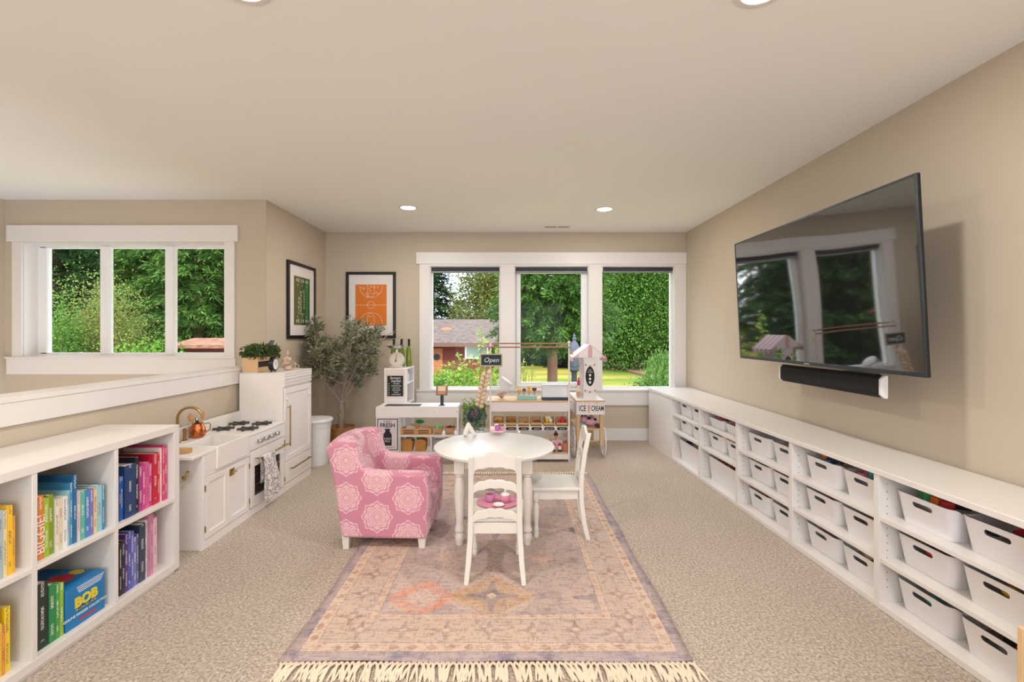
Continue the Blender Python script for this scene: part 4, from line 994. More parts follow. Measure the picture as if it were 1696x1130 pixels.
for ui in range(5):
    ya, yb = YU[ui]-UT/2, YU[ui+1]+UT/2
    s1, s2 = (SH1, SH2) if ui > 1 else ((.335, .545) if ui == 1 else (.345, .525))
    levels = {0: .0348, 1: s1+.0008, 2: s2+.0008}
    for r_ in range(3):
        if r_ == 0 and ui < 2:
            w = ya-yb-.06
            t_ = make_bin(w, .32, .225, 'wide deep white bin filling the bottom of the %s cubby' % ('farthest' if ui == 0 else 'second farthest'), (xf((ya+yb)/2)+.05, (ya+yb)/2, levels[0]), 'wide white bins on the cabinet bottom', slot=False, wave=.0)
            fill(xf((ya+yb)/2)+.05, (ya+yb)/2, levels[0]+.18, w, .32, 'wide bin of the %s cubby' % col_n[ui], 8, pal=[PAL[3], PAL[4], PAL[7], PAL[8]] if ui == 0 else [PAL[7], PAL[6], PAL[9], PAL[10], PAL[8]])
            continue
        if r_ == 2 and ui == 1:
            w = .312
            for q, side in ((0, 'left'), (1, 'right')):
                yy = ya-.015-w/2-q*(w+.008)
                t_ = make_bin(w, .30, .085, 'shallow white tray at the top of the second farthest cubby, %s one' % side, (xf(yy)+.06, yy, levels[2]), 'shallow trays in the cabinet', slot=False, wave=.0)
                fill(xf(yy)+.06, yy, levels[2]+.055, w, .30, 'shallow %s tray of the second farthest cubby' % side, 6, pal=[PAL[7], PAL[3], PAL[4], PAL[0]])
            continue
        for q in range(2):
            yy = ya-.016-.156-q*.332; side = ('left', 'right')[q]
            lb = 'white slotted bin, %s one on the %s shelf of the %s cubby from the window' % (side, row_n[r_], ('first', 'second', 'third', 'fourth', 'fifth')[ui])
            yy += toys.uniform(-.004, .004)
            BX = xf(yy)+.062
            if first:
                t_ = pb; pb.location = (BX, yy, levels[r_]); pb['label'] = lb; first = False
            else: t_ = copy_tree(pb, (BX+toys.uniform(-.006, .008), yy, levels[r_]), .0285+toys.uniform(-.015, .015), lb)
            if ui == 0 and r_ > 0 or (ui == 2 and r_ == 2): continue
            if ui == 4 and q == 1 and r_ != 1: fill(BX, yy, levels[r_]+.09, .3, .30, '%s bin, %s shelf, nearest cubby' % (side, row_n[r_]), 4, pal=[PAL[10], PAL[7], PAL[0]]); continue
            fill(BX, yy, levels[r_]+(.132 if r_ == 2 else .138), .3, .30, '%s bin, %s shelf, %s cubby' % (side, row_n[r_], col_n[ui]), 6)
            SL = {(3, 1, 1): (5, 6), (3, 1, 0): (5, 4), (3, 0, 1): (5, 0), (3, 0, 0): (5, 4), (4, 1, 0): (5, 0), (4, 1, 1): (5, 2), (4, 2, 0): (5, 8), (4, 0, 0): (5, 9), (2, 0, 0): (5, 4), (2, 0, 1): (5, 11)}
            if (ui, r_, q) in SL:
                c, cn = PAL[SL[(ui, r_, q)][1]]
                o = MB().ball((0, 0, 0), (.022, .045, .024)).build('toy_ball', colmat(c, .5)); o.location = (BX+.05, yy-.02, levels[r_]+.108)
                tag(o, '%s toy seen through the hand slot of the %s bin, %s shelf, %s cubby' % (cn, side, row_n[r_], col_n[ui]), 'toy ball', 'toys in the cabinet bins')
# pale wooden panel edge at the bottom right corner: a small wooden crate
wb = thing('wooden_box', 'pale wooden box at the bottom right corner, cut by the frame', 'box', (1.62, 1.30, 0))
zb = EYE-(1034-VY)*1.46/F
b = MB(); b.box(-.05, .13, .135, .155, 0, zb); b.build('side_board', WOODP, wb, bevel=.004)
b = MB(); b.box(-.05, .13, -.155, -.135, 0, zb); b.build('side_board', WOODP, wb, bevel=.004)
MB().box(-.05, -.032, -.1345, .1345, .01, zb).build('front_board', WOODP, wb, bevel=.003); MB().box(.112, .13, -.1345, .1345, .01, zb).build('back_board', WOODP, wb, bevel=.003); MB().box(-.0315, .1115, -.1345, .1345, .01, .03).build('bottom', WOODP, wb)

# ================================================================ bookcase on the left
KX = -1.977; KB = -2.425; KT = .877; KY = 2.83
bc = thing('bookcase', 'low white cube bookcase standing against the half wall on the left', 'bookcase', (KX, 2.0, 0))
def KK(b, name, **k): return b.build(name, LAM, bc, w=True, bevel=.0015, **k)
DY = [(2.369, 2.391), (1.957, 1.98), (1.545, 1.568)]
KK(MB().box(KX, KB, 1.11, KY, KT-.038, KT), 'top_panel'); KK(MB().box(KX, KB, 1.11, KY, .02, .062), 'bottom_panel')
KK(MB().box(KX, KB, 2.787, KY, .062, KT-.038), 'side_panel'); KK(MB().box(KX, KB, 1.11, 1.15, .062, KT-.038), 'side_panel')
for a, b_ in DY: KK(MB().box(KX+-.002, KB+.004, a, b_, .062, KT-.038), 'divider')
cells = [(2.391, 2.787), (1.98, 2.369), (1.568, 1.957), (1.15, 1.545)]
for a, b_ in cells: KK(MB().box(KX-.002, KB+.004, a, b_, .428, .450), 'shelf')
KK(MB().box(KB, KB+.004, 1.15, 2.787, .062, KT-.038), 'back_panel'); KK(MB().box(KX-.01, KB, 1.14, 2.80, 0, .02), 'plinth')
PAGES = mat('book_pages', (238, 230, 214), .8, var=.05, scale=60, stretchv=(1, 20, 1))
bookn = [0]
def spine_deco(rgb, seed, th=.02):
    """lettering-like abstract bands printed on the spine, procedural"""
    key = 'cover_%d_%d_%d_%d' % (*rgb, seed)
    m, t, b = newmat(key); vec, x, y, z = coords(t); c = S(rgb); lum = sum(rgb)/3
    ink = S((250, 246, 236)) if lum < 150 else S((40+seed*23 % 120, 40, 60+seed*37 % 90))
    n = noise(t, stretch(t, vec, (1, 190, 330)), 1., 1); blk = ((z*(7+seed % 3)+seed*.37).mod(1.)).band(.1, .55 if seed % 2 else .8)
    mask = (n > .52)*blk*(x > -.004)*(z > .03)*(y.abs() < min(th*.22, .007))
    col = mixc(t, mask*.85, tuple(c), ink); t.links.new(col, b.inputs['Base Color']); b.inputs['Roughness'].default_value = .35; b.inputs['Coat Weight'].default_value = .2
    return m
def book(y, th, h, depth, z, rgb, label, x=KX-.035, cover=None, group=None, seed=None, lean=0, w_=None):
    bookn[0] += 1
    t_ = thing('book', label, 'book', (x, y+th/2, z+.0005), 0, group)
    m = spine_deco(rgb, bookn[0], th); c = .0022
    b = MB(); b.box(-depth, 0, -th/2, -th/2+c, 0, h); b.box(-depth, 0, th/2-c, th/2, 0, h); b.box(-.003, .0, -th/2+c, th/2-c, 0, h)
    b.build('cover', m, t_); MB().box(-depth+.004, -.0035, -th/2+c+.0002, th/2-c-.0002, .003, h-.003).build('pages', PAGES, t_)
    if lean: t_.rotation_euler = (radians(lean), 0, 0)
    return t_
def px2y(x): return -(KX-.035)*F/(VX-x)
ZU, ZLo = .450, .062
def row(specs, z, grp, where, wanty=True):
    for i, (x0, x1, ytop, rgb, desc, dx) in enumerate(specs):
        ya, yb = px2y(x0), px2y(x1); h = (EYE-(ytop-VY)*((ya+yb)/2)/F)-z; h = min(h, (.36 if z > .3 else .345))
        book(ya+.0006, max(.006, yb-ya-.0012), h, .16+.05*(h > .25), z, rgb, desc+' '+where, x=KX-.035+dx, group=grp)
row([(63, 72, 822, (226, 134, 60), 'orange and white picture book, first from the left', 0), (72, 81.5, 826, (162, 190, 46), 'lime green picture book', 0), (81.5, 91, 820, (126, 160, 40), 'green and yellow picture book', -.006),
     (91, 98, 828, (232, 226, 208), 'cream thin book after the green one', 0), (98, 104, 826, (224, 214, 190), 'off-white book with brown marks', 0), (104, 112, 823, (236, 238, 234), 'white picture book', 0), (112, 117, 813, (150, 196, 214), 'pale blue thin book', -.004),
     (117, 122, 800, (66, 146, 190), 'blue book beside the tallest one', -.004), (122, 128, 787, (44, 110, 160), 'tallest blue book', -.002), (128, 133, 815, (218, 208, 204), 'grey-white thin book', 0), (133, 141, 813, (92, 184, 170), 'mint green book', 0),
     (141, 149, 811, (74, 134, 196), 'mid blue book', 0), (149, 155, 810, (132, 120, 190), 'violet-blue book', 0), (155, 161, 808, (226, 208, 150), 'cream and yellow book', 0), (161, 169, 804, (150, 206, 222), 'light aqua book', 0), (169, 173.5, 803, (48, 140, 180), 'cyan blue book, last one', 0)],
    ZU, 'books in the upper middle cube', 'in the upper middle bookcase cube')
row([(197.5, 200.5, 790, (30, 90, 170), 'bright blue thin book, first from the left', 0), (200.5, 205, 790, (36, 96, 178), 'blue thin book beside the navy one', -.003), (205, 223.5, 770, (26, 62, 112), 'thick navy blue book', .004), (224, 230, 757, (28, 24, 40), 'black book with colourful dots', 0),
     (230, 236, 775, (166, 58, 130), 'magenta book', 0), (236, 241, 773, (206, 70, 140), 'hot pink book', 0), (241, 247, 766, (214, 96, 150), 'rose pink book', 0), (247, 253, 768, (196, 60, 122), 'dark pink book', -.003),
     (253, 262, 751, (196, 30, 58), 'tall crimson book', 0), (262, 266, 750, (214, 44, 70), 'red book with a thin spine', -.004), (266, 269, 742, (236, 226, 222), 'white tall thin book', -.004), (269, 273, 738, (216, 54, 110), 'raspberry book', 0), (273, 277, 742, (206, 70, 124), 'last pink book on the right', 0)],
    ZU, 'books in the upper right cube', 'in the upper right bookcase cube')
row([(197.5, 202, 900, (30, 26, 36), 'black book, first from the left', 0), (202, 207, 895, (40, 34, 60), 'black and gold book', 0), (207, 212, 885, (92, 50, 140), 'violet book', 0), (212, 217, 880, (84, 92, 176), 'periwinkle book', 0), (217, 222, 880, (96, 106, 190), 'light indigo book', 0),
     (222, 227, 890, (120, 124, 190), 'lavender blue book', -.003), (227, 231, 885, (92, 96, 130), 'slate thin book', -.003), (231, 241, 868, (52, 66, 88), 'tall slate book with a wave drawing', 0), (241, 245, 862, (224, 218, 214), 'pale grey tall thin book', -.004), (245, 249, 852, (200, 130, 166), 'mauve pink book', 0), (249, 254, 850, (212, 150, 176), 'dusty pink book', 0), (254, 260, 858, (230, 190, 200), 'pale pink book, last one', 0)],
    ZLo, 'books in the lower right cube', 'in the lower right bookcase cube')
row([(62, 80, 966, (26, 48, 44), 'thick dark green book', -.002), (81, 92, 968, (46, 140, 80), 'green hardback book', 0), (92, 99, 968, (70, 160, 70), 'leaf green book', 0), (99, 105.5, 966, (150, 190, 70), 'light green book', 0)],
    ZLo, 'books in the lower middle cube', 'in front of the boxed set, lower bookcase cube')
row([(-12, -4, 850, (236, 196, 60), 'golden yellow book cut by the frame', 0), (-4, 5, 846, (170, 190, 200), 'grey-blue book cut by the frame', 0), (5, 12, 846, (236, 214, 160), 'cream book', 0), (12, 21, 838, (244, 196, 40), 'tall yellow book', 0), (21, 26.5, 855, (238, 180, 50), 'amber thin book', -.003)],
    ZU, 'books in the upper left cube', 'in the upper leftmost bookcase cube')
row([(-12, -5, 1008, (244, 208, 60), 'butter yellow book cut by the frame', 0), (-5, 3, 1035, (240, 200, 50), 'short yellow book cut by the frame', 0), (3, 9, 1036, (236, 150, 70), 'orange striped short book', 0), (9, 18.5, 1006, (246, 214, 50), 'tall bright yellow book', -.004)],
    ZLo, 'books in the lower left cube', 'in the lower leftmost bookcase cube')
t_ = text('BIGGIE!', .052, mat('title_white', (250, 244, 238), .6), 'lettering', bpy.data.objects['book'], (.0008, 0, .11), (pi/2, -pi/2, pi/2), .0004)
# boxed set
bx = thing('boxed_book_set', 'bright blue boxed set of reader books in the lower cube of the bookcase', 'box', (KX-.03, 2.0, ZLo+.0005))
ya, yb = px2y(107), px2y(172); BLU = mat('box_blue', (22, 122, 186), .35, var=.03)
hb = EYE-(943-VY)*yb/F-ZLo
MB().box(-.30, 0, ya-2.0, yb-2.0, 0, hb).build('carton', BLU, bx, bevel=.002)
yc = (ya+yb)/2-2.0; ym = mat('box_yellow', (226, 206, 60), .5)
R3 = (pi/2, 0, pi/2)
text('BOB', .062, ym, 'lettering', bx, (.0012, yc, hb*.56), R3, .0012, bold=.003)
text('BOOKS', .026, mat('box_teal_ink', (24, 60, 100), .5), 'lettering', bx, (.0008, yc, hb*.40), R3, .0006)
text('ONLINE READER COLLECTION', .0165, CHALKW, 'lettering', bx, (.0008, yc, hb*.27), R3, .0006)
MB().box(0, .0012, yc-.035, yc+.055, hb*.10, hb*.15).build('red_label', mat('label_red', (196, 54, 60), .5), bx)
b = MB()
for k in range(4): b.box(0, .0008, yc-.05+.004*k, yc+.10-.006*k, hb*(.93-.045*k), hb*(.945-.045*k))
b.build('fine_print', CHALKW, bx)
MB().box(0, .0014, yc-.052, yc+.052, hb*.56-.034, hb*.56-.030).build('title_rule', ym, bx)
b = MB(); b.lathe([(.0, 0), (.055, 0), (.055, .0012), (0, .0012)], (-.13, yc, hb), 24, cap=False); b.build('red_disc', mat('label_red', (196, 54, 60), .5), bx)
b = MB()
for dy in (-.075, .075): b.lathe([(.0, 0), (.025, 0), (.025, .0012), (0, .0012)], (-.13+dy*.2, yc+dy, hb), 20, cap=False, sx=1.3)
b.build('yellow_disc', ym, bx)
# ================================================================ play kitchen
FX = -2.0; BK = -2.410
KW = mat('kitchen_white_paint', (236, 231, 226), .36, var=.012, scale=5)
def panel_door(x, y0, y1, z0, z1, name, parent, inset=.035, th=.016):
    b = MB(); b.box(x-th, x, y0, y1, z0, z0+inset); b.box(x-th, x, y0, y1, z1-inset, z1); b.box(x-th, x, y0, y0+inset, z0+inset, z1-inset); b.box(x-th, x, y1-inset, y1, z0+inset, z1-inset)
    b.box(x-th, x-.008, y0+inset-.002, y1-inset+.002, z0+inset-.002, z1-inset+.002)
    return b.build(name, KW, parent, w=True, bevel=.0018)
def bar(b, p0, p1, r=.006, off=.026, ax='x'):
    P0, P1 = Vector(p0), Vector(p1); d = (P1-P0).normalized()
    b.tube([P0+Vector((off, 0, 0)), P1+Vector((off, 0, 0))], r, 12)
    for q in (P0+d*.018, P1-d*.018): b.tube([q, q+Vector((off, 0, 0))], r*.8, 10)
    return b
# fridge
FY0, FY1, FZ = 4.217, 4.785, 1.070
fr = thing('play_refrigerator', 'tall white play refrigerator with brass handles at the end of the half wall', 'play refrigerator', (FX, (FY0+FY1)/2, 0))
MB().box(BK, FX-.018, FY0, FY1, .0, FZ-.012).build('body', KW, fr, w=True, bevel=.002)
MB().box(BK, FX+.004, FY0-.003, FY1+.003, FZ-.012, FZ).build('top_board', KW, fr, w=True, bevel=.004)
b = MB()
for k in range(4):
    z1 = FZ-.013-k*.030; b.prism([(FX-.02, z1-.030), (FX-.006+.006*(k == 0), z1-.029), (FX+.004-k*.001, z1-.014), (FX+.002, z1-.001), (FX-.02, z1)], FY0, FY1, 'y')
b.build('crown_moulding', KW, fr, w=True, bevel=.001)
d = panel_door(FX, FY0+.004, FY1-.004, .268, .928, 'door', fr, .052)
hb_ = bar(MB(), (FX, FY0+.045, .405), (FX, FY0+.045, .775)).build('handle', BRASS, d, w=False); hb_.location = tuple(-v for v in fr.location)
for y, z in ((FY0+.04, .83), (FY1-.06, .82)):
    o = MB().lathe([(.012, 0), (.013, .008), (.008, .012)], (0, 0, 0), 16, 'x').build('magnet', KW, d); o.location = (0, y-fr.location.y, z)
d = MB().box(FX-.016, FX, FY0+.004, FY1-.004, .072, .262).build('drawer', KW, fr, w=True, bevel=.003)
hb_ = bar(MB(), (FX, FY0+.09, .19), (FX, FY1-.07, .19)).build('handle', BRASS, d); hb_.location = tuple(-v for v in fr.location)
MB().box(FX-.017, FX-.006, FY0+.002, FY1-.002, .0, .066).build('toe_kick', KW, fr, w=True)
# stove
SY0, SY1, CT = 3.647, 4.215, .640
st = thing('play_stove', 'white play stove with four black grates, silver knobs and a towel on its bar', 'play stove', (FX, 3.93, 0))
MB().box(BK, FX-.018, SY0, SY1, .0, CT-.018).build('body', KW, st, w=True)
MB().box(BK, FX+.002, SY0, SY1, CT-.018, CT).build('cooktop', KW, st, w=True, bevel=.003)
MB().box(BK, BK+.016, SY0, SY1, CT, .734).build('backsplash', KW, st, w=True, bevel=.003)
MB().box(FX-.018, FX, SY0+.003, SY1-.003, .508, CT-.020).build('control_panel', KW, st, w=True, bevel=.003)
for Y in (3.767, 3.861, 3.95, 4.045):
    b = MB().lathe([(.021, 0), (.022, .006), (.017, .009), (.020, .024), (.017, .030), (.0, .031)], (FX, Y, .567), 24, 'x', cap=False); b.box(FX+.03, FX+.036, Y-.003, Y+.003, .552, .582); b.build('knob', CHROME, st, w=True)
GR = mat('cast_iron_grate', (62, 58, 54), .55, var=.15)
for X in (-2.318, -2.122):
    for Y in (3.835, 4.055):
        b = MB()
        for a in (.5, .5+pi/3, .5+2*pi/3):
            c_, s_ = cos(a)*.078, sin(a)*.078; b.tube([(X-c_, Y-s_, CT+.010), (X, Y, CT+.013), (X+c_, Y+s_, CT+.010)], .0095, 8)
        b.lathe([(.03, CT), (.03, CT+.012)], (X, Y, 0), 20); b.build('burner_grate', GR, st, w=True)
dr = MB(); wy0, wy1, wz0, wz1 = 3.715, 4.135, .138, .376
dr.box(FX-.016, FX, SY0+.012, SY1-.012, .062, wz0); dr.box(FX-.016, FX, SY0+.012, SY1-.012, wz1, .502); dr.box(FX-.016, FX, SY0+.012, wy0, wz0, wz1); dr.box(FX-.016, FX, wy1, SY1-.012, wz0, wz1)
d = dr.build('oven_door', KW, st, w=True, bevel=.002)
OFF = tuple(-v for v in st.location)
o = MB().box(FX-.014, FX-.010, wy0, wy1, wz0, wz1).build('oven_window', mat('oven_dark_pane', (48, 42, 40), .12, var=.2, scale=3), d); o.location = OFF
b = MB()
for z in (.22, .30): b.box(FX-.0105, FX-.006, wy0, wy1, z, z+.008)
o = b.build('oven_rack', CHROME, d); o.location = OFF
o = bar(MB(), (FX, SY0+.06, .437), (FX, SY1-.03, .437), .0065, .035).build('towel_bar', BRASS, d); o.location = OFF
for z in (.12, .45): o = MB().lathe([(.005, z-.02), (.005, z+.02)], (FX+.001, SY1-.006, 0), 10).build('hinge', BRASS, d); o.location = OFF
MB().box(FX-.017, FX-.006, SY0, SY1, 0, .056).build('toe_kick', KW, st, w=True)
# towel over the bar
def towel_mat():
    m, t, b = newmat('patterned_towel'); vec, x, y, z = coords(t); n = noise(t, vec, 26, 3, .6); n2 = noise(t, vec, 60, 2)
    pat = ((n-.5).abs() < .045)+((n2-.5).abs() < .03)*.6
    t.links.new(mixc(t, pat.min(1.)*.75, S((236, 230, 224)), S((128, 118, 116))), b.inputs['Base Color']); b.inputs['Roughness'].default_value = .9; bump(t, b, n, .3, .004); return m
b = MB(); nu, nv = 30, 26; vs = []; cx_, cz_ = FX+.035, .437
for j in range(nv+1):
    v = j/nv
    for i in range(nu+1):
        u = i/nu; y = 3.755+(.19+.09*v)*u
        fold = .011*sin(u*17+.4)*(.25+v)+.006*sin(u*31+v*4)*v
        if v < .08: a = pi/2*(1-v/.08); x = cx_+.0095*cos(a); z = cz_+.0095*sin(a)
        else: x = cx_+.012+fold*1.+.013*v; z = cz_-(v-.08)*(.39+.03*sin(u*9)-(.06 if u > .72 else 0)+(-.02 if u < .2 else 0))
        vs.append((x, y+.01*sin(v*6+u*3), z))
b.add(vs, [(j*(nu+1)+i, j*(nu+1)+i+1, (j+1)*(nu+1)+i+1, (j+1)*(nu+1)+i) for j in range(nv) for i in range(nu)])
vs = []
for j in range(9):
    v = j/8
    for i in range(nu+1):
        u = i/nu; y = 3.755+.19*u; vs.append((cx_-.0095-(.002+.003*sin(u*19))*v, y, cz_+.0095-v*.22 if j else cz_+.0095))
b.add(vs, [(j*(nu+1)+i, j*(nu+1)+i+1, (j+1)*(nu+1)+i+1, (j+1)*(nu+1)+i) for j in range(8) for i in range(nu)])
o = b.build('hand_towel', towel_mat(), None, solid=.003); tag(o, 'white towel with a grey pattern hanging over the oven bar', 'towel')
# sink unit
KY0, KY1 = 3.085, 3.645
sk = thing('play_sink', 'white play sink cabinet with an apron basin and two panelled doors', 'play sink', (FX, 3.36, 0))
b = MB(); b.box(BK, FX-.018, KY0+.016, KY1, 0, .44); b.build('body', KW, sk, w=True)
MB().box(BK, FX, KY0, KY0+.016, 0, CT-.022).build('side_panel', KW, sk, w=True, bevel=.002)
b = MB(); b.box(BK, FX, 2.985, 3.222, CT-.022, CT); b.box(BK, -2.275, 3.222, KY1, CT-.022, CT); b.box(-2.275, FX, 3.605, KY1, CT-.022, CT); b.build('counter', KW, sk, w=True, bevel=.004)
MB().box(BK, BK+.016, 2.985, KY1, CT, .734).build('backsplash', KW, sk, w=True, bevel=.003)
b = MB(); x0, x1, y0, y1, zt_, zb_ = -2.274, FX+.012, 3.223, 3.604, .650, .525; w_ = .018
b.box(x0, x1, y0, y0+w_, zb_-.03, zt_); b.box(x0, x1, y1-w_, y1, zb_-.03, zt_); b.box(x0, x0+w_, y0+w_, y1-w_, zb_-.03, zt_); b.box(x1-w_, x1, y0+w_, y1-w_, zb_-.03, zt_); b.box(x0+w_, x1-w_, y0+w_, y1-w_, zb_-.03, zb_)
b.build('basin', KW, sk, w=True, bevel=.004)
b = MB(); b.box(FX-.016, FX, KY0+.0165, 3.222, .495, CT-.0225); b.box(FX-.016, FX, 3.605, KY1, .495, CT-.0225); b.box(FX-.016, FX, KY0+.0165, KY1, .475, .4945); b.build('face_frame', KW, sk, w=True, bevel=.0015)
OFF = tuple(-v for v in sk.location)
for i, (ya, yb) in enumerate(((KY0+.02, 3.362), (3.365, KY1-.012))):
    d = panel_door(FX+.001, ya, yb, .062, .472, 'door', sk, .042)
    for z in (.13, .40): o = MB().lathe([(.0045, z-.02), (.0045, z+.02)], (FX+.002, ya if i == 0 else yb, 0), 10).build('hinge', BRASS, d); o.location = OFF
b = MB(); b.box(FX+.001, FX+.008, 3.375, 3.425, .400, .450); b.tube([(FX+.006, 3.40, .425), (FX+.022, 3.40, .425)], .007, 10); b.tube([(FX+.022, 3.378, .425), (FX+.024, 3.425, .425)], .007, 10)
b.build('latch', BRASS, sk, w=True, bevel=.001)
MB().box(FX-.017, FX-.004, KY0+.0165, KY1, 0, .058).build('toe_kick', KW, sk, w=True)
b = MB(); b.lathe([(.010, -.004), (.010, 0)], (-2.10, KY0-.0005, .515), 14, 'y'); b.tube([(-2.10, KY0-.004, .52), (-2.10, KY0-.012, .49), (-2.10, KY0-.026, .472), (-2.10, KY0-.042, .482), (-2.10, KY0-.045, .50)], [.006, .006, .006, .0065, .008], 10); b.build('hook', BRASS, sk, w=True)
fa = thing('play_faucet', 'brass gooseneck play faucet with side valve behind the sink basin', 'faucet', (-2.368, 3.37, CT))
P = [(0, 0, .0), (0, 0, .16)]+[(.083-.083*cos(a), .012*(1-cos(a)), .17+.083*sin(a)) for a in np.linspace(.15, pi*.86, 14)]
b = MB(); b.tube(P, .0095, 12); b.lathe([(.022, 0), (.022, .006), (.013, .012), (.012, .03)]); b.build('spout', BRASS, fa)
b = MB(); b.lathe([(.02, 0), (.02, .005), (.011, .01), (.011, .06), (.013, .065), (.013, .085), (.004, .09)], (0, .075, 0)); b.tube([(.0, .075, .072), (.03, .055, .078)], .005, 8); b.build('valve', BRASS, fa)
b = MB(); b.lathe([(.02, 0), (.02, .005), (.011, .01), (.011, .06), (.013, .065), (.013, .085), (.004, .09)], (0, -.075, 0)); b.tube([(.0, -.075, .072), (.03, -.055, .078)], .005, 8); b.build('valve', BRASS, fa)
COP = mat('hammered_copper', (206, 122, 76), .22, 1.0, var=.12, scale=60, bmp=.35)
mg = thing('copper_mug', 'round hammered copper mug holding utensils beside the play sink', 'mug', (-2.338, 3.545, CT))
MB().lathe([(0, 0), (.034, 0), (.050, .02), (.054, .045), (.049, .075), (.037, .098), (.036, .108), (.038, .110), (.034, .107), (.034, .1), (.046, .07), (.047, .03), (.03, .006), (0, .005)], seg=36, cap=False).build('body', COP, mg)
b = MB(); b.tube([(.020, .030, .095), (.045, .062, .100), (.050, .072, .085), (.048, .070, .05), (.032, .046, .03)], .0045, 8); b.build('handle', BRASS, mg)
def utensil(name, label, loc, mb, m):
    o = mb.build(name, m); o.location = loc; tag(o, label, 'utensil', 'utensils in the copper mug')
UW = mat('beech_wood', (206, 156, 112), .5, var=.1)
utensil('wooden_spoon', 'round-headed wooden spoon standing in the copper mug', (-2.342, 3.535, CT+.006), MB().tube([(0.005, 0.01, 0), (-.02, -.01, .12)], .005, 8).ball((-.028, -.018, .150), (.024, .010, .032)), UW)
utensil('wooden_spatula', 'flat wooden spatula standing in the copper mug', (-2.335, 3.555, CT+.006), MB().tube([(-.005, -.01, 0), (.015, .015, .135)], .005, 8).prism([(.003, .13), (.028, .13), (.034, .185), (.000, .182)], .012, .019, 'y'), UW)
utensil('steel_whisk', 'small steel utensil between the wooden ones in the mug', (-2.338, 3.542, CT+.006), MB().tube([(0, 0, 0), (-.003, .0, .11)], .004, 8).lathe([(.004, .105), (.016, .125), (.014, .145), (.004, .155)], (-.003, 0, 0), 12), CHROME)
o = MB().prism([(-2.40, 3.04), (-2.14, 3.04), (-2.085, 3.075), (-2.085, 3.105), (-2.12, 3.16), (-2.40, 3.16)], CT+.0005, CT+.017, 'z').build('cutting_board', WOODM, bevel=.003); tag(o, 'honey-coloured wooden cutting board on the counter ledge by the sink', 'cutting board')
# ------ things on the fridge
pc = thing('crate_planter', 'pale wooden crate planted with small green leaves on top of the play refrigerator', 'planter', (-2.33, 4.435, FZ))
b = MB()
for s_ in (-1, 1): MB().box(-.07, .07, s_*.185-.007, s_*.185+.007, 0.0, .14).build('end_board', WOODP, pc, bevel=.002)
for s_ in (-1, 1):
    for z in (.0, .095): MB().box(s_*.07-.005, s_*.07+.005, -.1775, .1775, z+.002, z+.045).build('slat', WOODP, pc, bevel=.002)
MB().box(-.064, .064, -.1775, .1775, .002, .12).build('liner', mat('dark_soil', (50, 42, 36), .9), pc)
rg = np.random.default_rng(31); n = 2600
P = np.stack([rg.uniform(-.085, .085, n), rg.uniform(-.2, .2, n), .115+rg.uniform(0, 1, n)**.8*.14*(1-.5*rg.uniform(0, 1, n))], 1)
D = unit(rg.normal(0, .8, (n, 3))+P*np.array([6, 2, 0])+np.array([0, 0, .3]))
C_HERB = leaf_mat('small_green_leaves', (60, 84, 50), (140, 160, 96))
mesh_cards('foliage', cards(P, D, unit(rg.normal(0, .7, (n, 3))+np.array([0, 0, .6])), rg.uniform(.018, .034, n), rg.uniform(.006, .011, n)), C_HERB, pc)
o = MB().prism([(-.02, 0), (.03, .012), (.022, .07), (-.012, .055)], -.002, .002, 'y').build('plant_label', mat('slate_label', (88, 96, 100), .6)); o.location = (-2.30, 4.52, FZ+.235); o.rotation_euler = (0, .5, .6); tag(o, 'dark slate plant marker poking out of the crate planter', 'plant marker')
ck = thing('alarm_clock', 'round black alarm clock standing in front of the crate planter', 'clock', (-2.15, 4.305, FZ)); ck.rotation_euler = (0, 0, radians(92))
MB().lathe([(.0, -.022), (.058, -.022), (.063, -.015), (.063, .015), (.057, .022)], (0, 0, .072), 36, 'y', cap=False).build('case', BLACK, ck)
o = MB().lathe([(0, -.0235), (.048, -.0235), (.048, -.021)], (0, 0, .072), 36, 'y', cap=False).build('dial', mat('clock_dial', (226, 222, 214), .5), ck)
b = MB(); b.box(-.001, .001, -.0255, -.024, .072, .105); b.box(-.0, .026, -.0255, -.024, .071, .0735); b.build('hands', BLACK, ck)
b = MB(); b.tube([(-.035, 0, .02), (-.045, 0, 0)], .006, 8); b.tube([(.035, 0, .02), (.045, 0, 0)], .006, 8); b.build('feet', BLACK, ck)
b = MB(); b.ball((-.025, 0, .14), (.016, .016, .012)); b.ball((.025, 0, .14), (.016, .016, .012)); b.build('bells', BLACK, ck)
orn = thing('cloth_ornament', 'beige ruffled cloth ornament with ribbon loops at the right of the clock', 'ornament', (-2.12, 4.52, FZ))
CLB = mat('beige_linen', (214, 184, 164), .85, var=.12, scale=30, bmp=.3); b = MB()
for k in range(9): b.ball((random.uniform(-.03, .03), random.uniform(-.03, .03), .05+random.uniform(-.02, .07)), (random.uniform(.02, .03), .022, random.uniform(.018, .03)), 12, 8)
b.tube([(0, 0, .15), (.002, 0, .175), (.004, 0, .195)], [.014, .008, .003], 8); b.ball((0, 0, .022), (.04, .035, .022)); b.build('ruffle', CLB, orn)
b = MB()
for (dx, dy, h_) in ((.07, .02, .06), (.09, .05, .04)):
    b.tube([(.02, 0, .03), (dx*.6, dy, h_+.03), (dx, dy, h_), (dx*.9, dy, .02), (.02, dy*.5, .006)], .0045, 8, flat=.5)
b.build('ribbon', CLB, orn)
